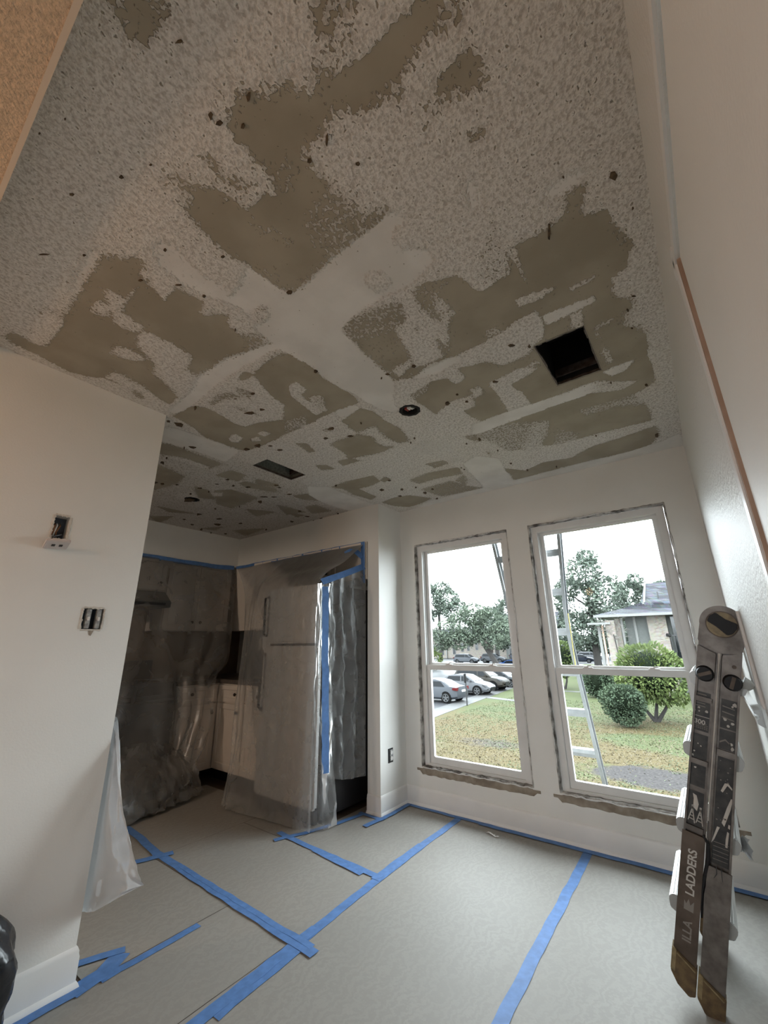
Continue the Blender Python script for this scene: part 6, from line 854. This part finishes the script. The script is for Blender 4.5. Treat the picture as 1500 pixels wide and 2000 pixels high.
def grass(n=38000, seed=3):
    rg_ = np.random.RandomState(seed); P_ = []; mi = []
    while len(P_) < n:
        y = 9.5+19*rg_.rand()**1.4; x = rg_.uniform(-10, 5.5)
        if x < -9.3-(y-12)*0.21: continue
        v = fbm((x, y, 5), 0.55, 4)
        if ((x-0.25)/1.9)**2+((y-12.6)/1.15)**2 < 1+0.8*fbm((x, y, 9), 1.1, 3) and rg_.rand() < 0.93: continue
        P_.append((x, y)); mi.append(1 if v+rg_.uniform(-.12, .12)+0.02*(y-16) > 0.0 else 0)
    P_ = np.array(P_); a = rg_.uniform(0, 6.28, n); w_ = rg_.uniform(0.012, 0.03, n); h = rg_.uniform(0.012, 0.045, n); l = rg_.uniform(-0.06, 0.06, (n, 2))
    z = np.full(n, G); A = np.stack([P_[:, 0]-np.cos(a)*w_, P_[:, 1]-np.sin(a)*w_, z], 1); B_ = np.stack([P_[:, 0]+np.cos(a)*w_, P_[:, 1]+np.sin(a)*w_, z], 1); C_ = np.stack([P_[:, 0]+l[:, 0], P_[:, 1]+l[:, 1], z+h], 1)
    v = np.stack([A, B_, C_], 1).reshape(-1, 3); me = bpy.data.meshes.new('lawn_grass'); me.vertices.add(3*n); me.vertices.foreach_set('co', v.astype(np.float32).ravel()); me.loops.add(3*n); me.loops.foreach_set('vertex_index', np.arange(3*n, dtype=np.int32)); me.polygons.add(n); me.polygons.foreach_set('loop_start', np.arange(0, 3*n, 3, dtype=np.int32)); me.update(calc_edges=True)
    me.materials.append(M['grass_t']); me.materials.append(M['grass_g']); me.polygons.foreach_set('material_index', np.array(mi, np.int32)); o = bpy.data.objects.new('lawn_grass', me); COL.objects.link(o); return tag(o, 'mixed dry and green grass blades on the near lawn outside', 'grass', kind='stuff')
grass()
# W1 view: leaning oak, tall trees behind, low shrub
tg = 'trees around the car park'
tree('dark oak leaning left with a slanting trunk in the left window', (-19.0, 48.5, G), [(-20.4, 48.5, 3.6, 2.6, 2.0, 1.6), (-23.2, 48.5, 3.4, 2.9, 2.2, 1.9), (-26.2, 48.6, 2.4, 2.6, 2.0, 1.8), (-21.8, 48.2, 4.6, 2.4, 1.9, 1.5), (-18.2, 48.2, 2.3, 1.9, 1.7, 1.4), (-24.6, 48.2, 1.4, 2.6, 2.0, 1.3), (-19.6, 48.2, 1.3, 2.0, 1.7, 1.1), (-27.6, 48.6, 1.4, 1.8, 1.8, 1.4), (-22.6, 48.3, 2.0, 2.2, 1.8, 1.2)], [(-18.9, 48.5, G-0.2), (-19.6, 48.5, G+1.3), (-20.7, 48.5, G+3.0), (-21.5, 48.5, G+4.4)], 0.42, 9000, 0.16, 'leaf_a', 11, tg)
tree('tall loose tree rising behind the leaning oak at the left window edge', (-44, 80, G), [(-47.5, 80, 9.5, 4.0, 3, 3.4), (-43.5, 80, 10.2, 3.2, 3, 2.8), (-49.5, 80, 13.2, 3.0, 3, 1.6), (-44.4, 80, 12.8, 2.3, 2, 1.6), (-41, 80, 7.6, 3.0, 3, 2.6), (-50, 80, 7, 3, 3, 3)], [(-45.5, 80, G), (-45.3, 80, 3), (-45.4, 80, 8)], 0.5, 6000, 0.30, 'leaf_b', 12, tg)
tree('rounded tree behind the oak at its right end', (-34, 86.2, G), [(-35.5, 86.2, 6.4, 3.2, 3, 2.4), (-32.8, 86.2, 4.6, 2.4, 3, 2.0), (-37.8, 86.2, 5.2, 2.8, 3, 2.6)], [(-35, 86.2, G), (-35, 86.2, 1), (-35, 86.2, 4)], 0.4, 3000, 0.30, 'leaf_b', 13, tg)
tree('distant tree top over the grey two storey house', (-33, 124, G), [(-38.5, 124, 3.9, 4, 3, 2.4), (-34, 124, 4.2, 3, 3, 2.4)], [(-36, 124, G), (-36, 124, 0), (-36, 124, 3)], 0.4, 900, 0.45, 'leaf_c', 14, tg)
tree('small pale shrub tree at the left edge of the left window', (-30.5, 52, G), [(-30.6, 52, -1.2, 1.3, 1.2, 1.4), (-31.4, 52, -0.2, 1.1, 1.2, 1.1)], [(-30.6, 52, G), (-30.7, 52, G+0.6), (-30.6, 52, G+1.2)], 0.1, 900, 0.16, 'leaf_c', 15, tg)
# W2 view
tree('tallest dark tree behind the ladder in the right window', (-10.9, 66, G), [(-13.0, 66, 7.0, 3.6, 3, 3.6), (-11.4, 66, 11.2, 2.6, 3, 2.8), (-8.8, 66, 7.2, 3.2, 3, 3.4), (-13.6, 66, 2.6, 3.8, 3, 2.8), (-8.6, 66, 2.6, 3.4, 3, 2.8), (-10.7, 66, 13.4, 1.6, 2, 1.4), (-14.4, 66, 8.6, 2.0, 2, 1.8), (-7.4, 66, 4.6, 2.4, 2, 2.4)], [(-11.4, 66, G), (-11.4, 66, 1), (-11.2, 66, 6)], 0.55, 9000, 0.26, 'leaf_b', 21, tg)
tree('second dark tree between the tallest tree and the house roof', (-5.8, 73, G), [(-6.4, 73, 7.4, 2.8, 3, 2.8), (-4.0, 73, 6.6, 2.6, 3, 2.6), (-6.2, 73, 3.0, 3.2, 3, 3.2), (-2.2, 73, 8.4, 1.7, 2, 1.5), (-5.6, 73, 10.0, 1.4, 2, 1.2), (-2.8, 73, 4.6, 2.8, 3, 2.8)], [(-5.6, 73, G), (-5.4, 73, 1), (-5.2, 73, 5)], 0.5, 6500, 0.26, 'leaf_b', 22, tg)
tree('lower dark tree left of the ladder in the right window', (-21.0, 60, G), [(-21.1, 60, 4.8, 3.0, 3, 3.2), (-23.0, 60, 2.6, 2.4, 3, 2.6), (-19.9, 60, 1.6, 2.4, 3, 2.2)], [(-21.0, 60, G), (-21.0, 60, 0), (-21.0, 60, 3)], 0.4, 4000, 0.26, 'leaf_b', 23, tg)
for k_, (xx_, yy_) in enumerate(((-37, 110), (-28, 105), (-21.5, 112), (-11.5, 101), (-6, 112))):
    tree(['dark tree in the far row, behind the grey house', 'dark tree in the far row, second from the grey house', 'dark tree in the far row, behind the black car', 'dark tree in the far row, just left of the brick house', 'dark tree in the far row, hidden mostly by the brick house'][k_], (xx_, yy_, G), [(xx_, yy_, 2.2, 4.6, 3, 4.4), (xx_-2.5, yy_, 0.2, 3.6, 3, 2.8), (xx_+2.6, yy_, 0.4, 3.6, 3, 2.9)], [(xx_, yy_, G), (xx_, yy_, G+1), (xx_, yy_, 1)], 0.4, 2200, 0.42, 'leaf_b', 40+k_, tg)
bush('large round bush on stems in front of the brick house', (-0.75, 22.6, G), [(-0.55, 22.6, G+2.25, 1.62, 1.5, 1.45), (0.35, 22.5, G+2.0, 1.1, 1.3, 1.15), (-1.2, 22.4, G+2.0, 0.95, 1.2, 1.0)], 6500, 0.085, 'leaf_c', 31, [[(-0.7, 22.6, G), (-1.1, 22.6, G+0.6), (-1.3, 22.6, G+1.3)], [(-0.7, 22.6, G), (-0.55, 22.6, G+0.7), (-0.4, 22.6, G+1.4)], [(-0.62, 22.6, G), (-0.2, 22.6, G+0.6), (0.2, 22.6, G+1.3)]], core=0.72)
bush('clipped boxy bush standing left of the large round bush', (-1.65, 20.5, G), [(-1.65, 20.5, G+0.98, 0.95, 0.85, 0.86), (-1.7, 20.4, G+1.25, 0.98, 0.85, 0.55), (-1.55, 20.5, G+0.6, 0.75, 0.7, 0.55)], 3800, 0.065, 'leaf_d', 32)
bush('clipped hedge bush beside the brick column', (-4.7, 31.0, G), [(-4.7, 31.0, G+0.95, 1.15, 0.9, 0.95), (-4.1, 31.0, G+1.0, 0.8, 0.9, 0.85)], 2200, 0.09, 'leaf_d', 33)
bush('tall green bush on stems left of the outdoor ladder', (-8.3, 35.4, G), [(-8.2, 35.4, G+2.5, 1.15, 1.1, 1.35), (-8.6, 35.4, G+1.6, 1.2, 1.1, 0.8)], 2600, 0.10, 'leaf_c', 34, [[(-8.3, 35.4, G), (-8.5, 35.4, G+0.5), (-8.6, 35.4, G+1.0)], [(-8.2, 35.4, G), (-8.0, 35.4, G+0.6), (-7.9, 35.4, G+1.2)]], core=0.72)
bush('low grey shrub by the far parked cars', (-8.6, 47, G), [(-8.8, 47, G+0.4, 1.3, 0.8, 0.5), (-7.4, 47, G+0.55, 0.9, 0.8, 0.6)], 700, 0.12, 'leaf_b', 35)
# ---- houses
def winpart(t, x0, x1, z0, z1, y):
    f = ring(MB(), x0, x1, z0, z1, 0.10, 0.10, 0.10, 0.10, y-0.05, y+0.02).build('window', M['fascia'], t); MB().box(x0+0.08, x1-0.08, y-0.02, y, z0+0.08, z1-0.08).build('pane', M['winglass'], f)
hs = thing('house', 'brick and grey sided house with shingle roof in the right window', 'building', (0.5, 36, G))
YH = 34.4
MB().box(-2.85, -1.35, YH+0.4, YH+0.6, G, 3.0).build('siding_wall', M['siding'], hs); MB().box(-1.35, -0.15, YH+0.0, YH+0.6, G, 3.0).build('brick_wall', M['brick'], hs); MB().box(-0.15, 15, YH+0.9, YH+1.1, G, 3.0).build('recess_wall', M['siding'], hs)
MB().box(-2.85, 15, YH+1.1, YH+9, G, 3.0).build('rear_block', M['siding'], hs)
MB().box(-2.30, -2.14, YH+0.3, YH+0.42, G, 3.0).build('downpipe', M['fascia'], hs); MB().box(-3.10, -2.95, YH-0.25, YH-0.1, G, 2.85).build('corner_board', M['fascia'], hs)
MB().box(-4.10, -3.45, YH-0.8, YH-0.1, G, 2.65).build('brick_column', M['brick'], hs); MB().box(-3.45, -3.15, YH-0.2, YH+0.6, G, 2.75).build('brick_return', M['brick'], hs)
MB().box(-4.75, -4.55, YH-0.5, YH-0.3, G, 2.2).build('post', M['fascia'], hs); MB().box(-4.45, -4.33, YH-0.5, YH-0.35, G, 2.3).build('copper_pipe', M['barewood'], hs); MB().box(-5.35, -3.7, YH-1.0, YH-0.6, 2.35, 2.5).build('canopy', M['fascia'], hs)
MB().box(0.1, 2.6, YH+0.84, YH+0.92, -0.1, 2.85).build('patio_glass', M['winglass'], hs)
rl = MB(); rl.box(-0.10, 3.0, YH-0.05, YH+0.0, 1.42, 1.50).build('rail', M['railing'], hs)
for k in range(16): MB().box(-0.08+0.2*k, -0.04+0.2*k, YH-0.04, YH-0.0, 0.3, 1.42).build('baluster', M['railing'], hs)
MB().tube([(-0.05, YH-0.1, 1.45), (-0.25, YH-0.25, 1.5)], [0.09, 0.12], 10).build('lamp', M['railing'], hs, smooth=True)
rf = MB(); vs = [(-4.75, YH-1.0, 3.02), (15.5, YH-1.0, 3.02), (15.5, YH+6, 6.2), (-1.35, YH+6, 6.2), (-1.35, YH+0.6, 3.78), (-2.4, YH+2.6, 3.8), (-3.2, YH+3.0, 3.75)]
rf.add([(-4.75, YH-1.0, 3.06), (15.5, YH-1.0, 3.06), (15.5, YH+4.0, 5.75), (-1.35, YH+4.0, 5.75), (-1.6, YH+0.55, 3.92), (-3.0, YH+0.5, 3.55), (15.5, YH+9.5, 3.06), (-1.35, YH+9.5, 3.06), (-4.75, YH+3.5, 3.06)], [(0, 1, 2, 3, 4, 5), (3, 2, 6, 7), (0, 5, 8), (5, 4, 8), (4, 3, 7, 8)]); rf.build('roof', M['shingle'], hs)
MB().box(-4.80, 15.5, YH-1.06, YH-0.98, 2.88, 3.07).build('gutter', M['fascia'], hs); MB().box(-4.75, 15.5, YH-1.0, YH+9, 2.90, 2.96).build('eave_board', M['siding'], hs); MB().box(-1.47, -1.33, YH+0.5, YH+0.6, 3.80, 3.95).build('flashing', M['fascia'], hs)
MB().tube([(-1.34, YH+0.55, 3.95), (-1.32, YH+4.0, 5.80)], 0.07, 6).build('rake_board', M['fascia'], hs); MB().tube([(-0.4, YH+1.2, 4.2), (-0.4, YH+1.2, 4.75)], 0.05, 7).build('vent_pipe', M['railing'], hs)
vn = thing('dry_vine', 'pale dry vine twigs climbing the brick column under the eave', 'plant', (-3.6, YH-0.9, G)); vm = MB(); rv = random.Random(5)
for k in range(46):
    p = Vector((rv.uniform(-4.6, -2.9), YH-rv.uniform(0.75, 1.0), rv.uniform(1.3, 2.85))); q = [p]
    for j in range(4): q.append(q[-1]+Vector((rv.uniform(-.28, .28), rv.uniform(-.08, .08), rv.uniform(-.15, .22))))
    vm.tube(q, [0.022, 0.018, 0.014, 0.01, 0.006], 4)
vm.build('twig', M['twig'], vn, kind='stuff'); MB().tube([(-3.55, YH-0.88, G), (-3.5, YH-0.86, 0), (-3.62, YH-0.87, 1.6)], 0.04, 6).build('vine_stem', M['bark'], vn, smooth=True)
lb = thing('apartment_block', 'long pale brick block behind the parked cars in the left window', 'building', (-45, 93, G))
MB().box(-58, -39.8, 92, 100, G, 1.6).build('brick_wall', M['brick'], lb); MB().box(-58.5, -39.3, 91.4, 101, 1.6, 2.2).build('eave', M['fascia'], lb); MB().prism([(91, 2.2), (101.5, 2.2), (96, 4.4)], YZ, -58.5, -39.3).build('roof', M['shingle'], lb)
for x0, x1, z0, z1 in ((-55.2, -53.6, -2.0, 0.6), (-52.4, -51.3, -2.0, 0.6), (-48.9, -48.0, -1.8, 0.8), (-46.6, -45.8, -1.2, 0.9), (-45.0, -44.2, -1.0, 0.9), (-42.8, -42.0, -0.8, 0.9)): winpart(lb, x0, x1, z0, z1, 92)
for xx in (-56.2, -53.0, -50.6): MB().box(xx, xx+0.25, 91.7, 91.95, G, 1.6).build('post', M['fascia'], lb)
gh = thing('grey_house', 'two storey grey sided house at the right edge of the left window', 'building', (-32, 92, G))
MB().box(-38.2, -34.8, 91.6, 98, G, 2.0).build('brick_wall', M['brick'], gh); MB().box(-34.8, -24, 91.0, 98, G, 4.6).build('siding_wall', M['siding'], gh); MB().prism([(90.2, 4.5), (99, 4.5), (95, 7.4)], YZ, -36.5, -23).build('roof', M['shingle'], gh); MB().box(-36.4, -23, 90.1, 90.3, 4.3, 4.6).build('gutter', M['fascia'], gh)
for x0, x1, z0, z1 in ((-34.5, -32.9, 2.2, 4.0), (-34.2, -32.4, -1.9, -0.2), (-37.8, -36.6, -1.9, -0.2), (-31.5, -30, 2.4, 4.0)): winpart(gh, x0, x1, z0, z1, 91.0 if x0 > -35 else 91.6)
# ---- cars
def car(label, loc, rot, paint, suv=False, scale=1.0):
    t = thing('car', label, 'car', loc, rot, 'parked cars'); Mw = Matrix.Translation(loc) @ Matrix.Rotation(rot, 4, 'Z') @ Matrix.Scale(scale, 4); P = lambda x, y, z: Mw @ Vector((x, y, z))
    st = [(-2.30, 0.62, 0.42, 0.80), (-2.22, 0.80, 0.30, 1.00), (-1.7, 0.90, 0.22, 1.06), (-0.9, 0.92, 0.20, 1.00), (0.6, 0.92, 0.20, 0.98), (1.2, 0.91, 0.22, 0.97), (1.8, 0.86, 0.24, 0.86), (2.20, 0.74, 0.30, 0.70), (2.34, 0.55, 0.40, 0.58)] if not suv else \
         [(-2.30, 0.76, 0.42, 1.00), (-2.24, 0.86, 0.34, 1.16), (-1.7, 0.93, 0.30, 1.18), (-0.9, 0.94, 0.28, 1.14), (0.6, 0.94, 0.28, 1.12), (1.2, 0.93, 0.30, 1.10), (1.8, 0.90, 0.32, 1.02), (2.22, 0.80, 0.38, 0.86), (2.34, 0.62, 0.46, 0.72)]
    vs = []; n = 10
    for x, wv, zb, zs in st: vs += [P(x, y, z) for y, z in ((-wv*0.86, zb), (-wv, zb+0.14), (-wv*1.0, zs-0.20), (-wv*0.93, zs-0.03), (-wv*0.6, zs+0.02), (wv*0.6, zs+0.02), (wv*0.93, zs-0.03), (wv, zs-0.20), (wv, zb+0.14), (wv*0.86, zb))]
    b = MB(); b.add(vs, [(i*n+k, i*n+(k+1) % n, (i+1)*n+(k+1) % n, (i+1)*n+k) for i in range(len(st)-1) for k in range(n)]+[tuple(range(n)), tuple(range((len(st)-1)*n, len(st)*n))]); b.build('body', M['car_'+paint], t, smooth=True)
    zr = 1.44 if not suv else 1.70; zw = 0.97 if not suv else 1.12
    prof = [(-1.75, zw), (-1.05, zr-0.10), (-0.55, zr-0.01), (0.1, zr), (0.45, zr-0.04), (1.22, zw)] if not suv else [(-2.12, zw), (-1.85, zr-0.10), (-1.3, zr), (0.1, zr), (0.45, zr-0.04), (1.25, zw)]
    wt = lambda z: 0.86-(z-zw)*0.42; c = MB(); k = len(prof)
    c.add([P(x, -wt(z), z) for x, z in prof]+[P(x, wt(z), z) for x, z in prof], [tuple(range(k)), tuple(range(2*k-1, k-1, -1))]+[(i, i+1, k+i+1, k+i) for i in range(k-1)]+[(k-1, 0, k, 2*k-1)]); c.build('cabin', M['car_'+paint], t, smooth=True)
    def pane(nm, pts, mt='carglass'): MB().add([P(*q) for q in pts], [tuple(range(len(pts)))]).build(nm, M[mt], t)
    o = 0.012
    f0, f1 = prof[-1], prof[-2]; g = lambda a, b_, s: (a[0]+(b_[0]-a[0])*s, a[1]+(b_[1]-a[1])*s)
    for nm, a, b_ , sg in (('windscreen', g(f0, f1, .10), g(f0, f1, .96), 1), ('rear_window', g(prof[0], prof[1], .12), g(prof[0], prof[1], .94), -1)):
        pane(nm, [(a[0]+sg*o, -wt(a[1])*0.9, a[1]+o), (a[0]+sg*o, wt(a[1])*0.9, a[1]+o), (b_[0]+sg*o, wt(b_[1])*0.88, b_[1]+o), (b_[0]+sg*o, -wt(b_[1])*0.88, b_[1]+o)])
    zt = zr-0.11
    for sg in (-1, 1):
        y = lambda z: sg*(wt(z)+o)
        pane('side_window', [(1.02, y(zw+.03), zw+.03), (0.12, y(zw+.03), zw+.03), (0.08, y(zt), zt), (0.42, y(zt), zt)]); xr = prof[0][0]+(0.42 if not suv else 0.22); xq = prof[1][0]+(0.08 if not suv else 0.10)
        pane('side_window', [(0.04, y(zw+.03), zw+.03), (xr, y(zw+.03), zw+.03), (xq, y(zt-.02), zt-.02), (0.0, y(zt), zt)])
        MB().box(0.80, 0.96, sg*0.98-0.07, sg*0.98+0.07, zw+0.0, zw+0.13, M=Mw).build('mirror', M['car_'+paint], t, bevel=0.01)
        hw, tz = (st[6][1], 0.74 if not suv else 0.90)
        pane('headlight', [(2.16, sg*0.80, tz-.12), (1.86, sg*(0.875 if not suv else 0.915), tz-.02), (1.88, sg*(0.865 if not suv else 0.91), tz+.07), (2.20, sg*0.66, tz-.02)], 'headlens')
        MB().prism([(-2.26, .80), (-1.92, .84), (-1.92, .96), (-2.24, .99)] if not suv else [(-2.28, .95), (-2.05, .98), (-2.05, 1.15), (-2.27, 1.15)], lambda a, b_, cc: P(a, cc, b_), sg*(0.90 if not suv else .93), sg*0.60).build('taillight', M['redlens'], t)
        for wx in (-1.42, 1.42):
            R_ = 0.33 if not suv else 0.37; yy = sg*(0.90 if not suv else 0.92)
            MB().tube([P(wx, yy-sg*0.06, R_+0.02), P(wx, yy+sg*0.014, R_+0.02)], R_*1.17*scale, 20).build('wheel_arch', M['tyre'], t)
            wl = MB().tube([P(wx, yy-sg*0.20, R_), P(wx, yy+sg*0.02, R_), P(wx, yy+sg*0.03, R_)], [R_*scale, R_*scale, R_*0.93*scale], 22).build('wheel', M['tyre'], t, smooth=True)
            rm = MB(); rm.tube([P(wx, yy+sg*0.028, R_), P(wx, yy+sg*0.038, R_)], 0.075*scale, 10)
            for j in range(5):
                a = 2*PI*j/5+0.3; d = Vector((math.cos(a), 0, math.sin(a))); e = Vector((-math.sin(a), 0, math.cos(a))); q = lambda r, s, yo: P(wx+d.x*r+e.x*s, yy+sg*yo, R_+d.z*r+e.z*s)
                rm.add([q(0.05, -.045, .040), q(0.05, .045, .040), q(R_*0.70, .055, .036), q(R_*0.70, -.055, .036)], [(0, 1, 2, 3)])
            rm.tube([P(wx+R_*0.70*math.cos(a), yy+sg*0.034, R_+R_*0.70*math.sin(a)) for a in [2*PI*k_/18 for k_ in range(19)]], 0.022*scale, 5); rm.build('rim', M['rim'], wl, kind='stuff')
    MB().box(-2.335, -2.30, -0.26, 0.26, 0.70 if not suv else 0.86, 0.82 if not suv else 0.98, M=Mw).build('licence_plate', M['white'], t); MB().box(2.27, 2.35, -0.42, 0.42, 0.42, 0.58 if not suv else 0.72, M=Mw).build('grille', M['car_black'], t)
    return t
GP = G-0.04
car('silver sedan parked tail out nearest to the post in the left window', (-14.05, 24.0, GP), PI, 'silver'); car('white sedan parked nose out beside the silver sedan', (-14.0, 28.7, GP), 0.0, 'white')
car('taupe crossover parked beyond the white sedan', (-14.1, 31.9, GP), 0.0, 'taupe', True); car('dark steel car parked fourth in the near row', (-13.9, 35.2, GP), 0.0, 'steel'); 
car('silver pickup like vehicle parked side on under the leaning oak', (-34.6, 70.5, GP), 0.05, 'silver', True); car('steel grey vehicle parked behind the leaning trunk', (-31.2, 75, GP), 0.1, 'steel', True)
car('dark hatchback in front of the grey house', (-29.2, 82, GP), -0.9, 'navy', True); car('bright blue car at the right edge of the left window', (-19.8, 55.5, GP), 0.1, 'blue')
car('dark blue sedan far behind the outdoor ladder', (-17.2, 81, GP), 0.15, 'navy'); car('white crossover far behind the dark blue sedan', (-17.0, 88, GP), 0.2, 'white', True); car('black car in the shade of the far trees', (-20.5, 95, GP), 0.1, 'black', True)
# ---- sign post
sp_ = thing('sign_post', 'thin dark sign post on the kerb in front of the silver sedan', 'post', (-10.85, 22.6, G)); MB().box(-10.88, -10.82, 22.57, 22.63, G-0.02, G+1.9).build('post', M['railing'], sp_); MB().box(-10.90, -10.86, 22.46, 22.74, G+1.35, G+1.88).build('sign_panel', M['railing'], sp_)
# ---- aluminium ladder leaning outside the windows
ol = thing('outdoor_ladder', 'aluminium ladder standing outside and crossing both windows', 'ladder', (1.12, 1.87, G))
LPth = [(1.33, 1.87, G), (1.33, 0.74, 0.175), (1.33, 0.325, 1.22), (1.337, 0.285, 1.45), (1.400, 0.165, 2.03), (1.412, 0.150, 2.40)]
RPth = [(0.90, 1.87, G), (0.90, 0.74, 0.175), (0.90, 0.325, 1.22), (0.897, 0.285, 1.45), (0.862, 0.165, 2.03), (0.852, 0.150, 2.40)]
def railm(path):
    mb = MB(); vs = []
    for i, p in enumerate(path):
        p = Vector(p); d = (Vector(path[min(i+1, len(path)-1)])-Vector(path[max(i-1, 0)])).normalized(); nn = d.cross(Vector((1, 0, 0))).normalized(); xx = Vector((1, 0, 0))
        for a, b in ((-0.012, -0.034), (0.012, -0.034), (0.012, -0.028), (-0.004, -0.028), (-0.004, 0.028), (0.012, 0.028), (0.012, 0.034), (-0.012, 0.034)): vs.append(p+xx*a+nn*b)
    n = 8; mb.add(vs, [(i*n+k, i*n+(k+1) % n, (i+1)*n+(k+1) % n, (i+1)*n+k) for i in range(len(path)-1) for k in range(n)]+[tuple(range(n)), tuple(range((len(path)-1)*n, len(path)*n))]); return mb
railm(LPth).build('rail', M['outladder'], ol); railm(RPth).build('rail', M['outladder'], ol)
def atz(path, z):
    for a, b in zip(path, path[1:]):
        if a[2] <= z <= b[2]: return Vector(a).lerp(Vector(b), (z-a[2])/(b[2]-a[2]))
for k in range(16):
    z = 0.09+0.298*(k-8)
    if not (G+0.15 < z < 2.3): continue
    a, b = atz(RPth, z), atz(LPth, z); mb = MB(); q = [(-0.030, 0.026), (0.030, 0.028), (0.036, 0.016), (0.030, -0.020), (-0.022, -0.026), (-0.034, 0.0)]
    mb.prism(q, lambda u, v, c: Vector((0, u, v))+(a if c == 0 else b), 0, 1); mb.build('rung', M['outladder'], ol)
MB().box(1.343, 1.346, 0.300, 0.316, 1.02, 1.42).build('sticker', M['yellow'], ol)
for x_ in (0.90, 1.33): MB().box(x_-0.03, x_+0.03, 1.82, 1.92, G, G+0.06).build('foot', M['tyre'], ol)
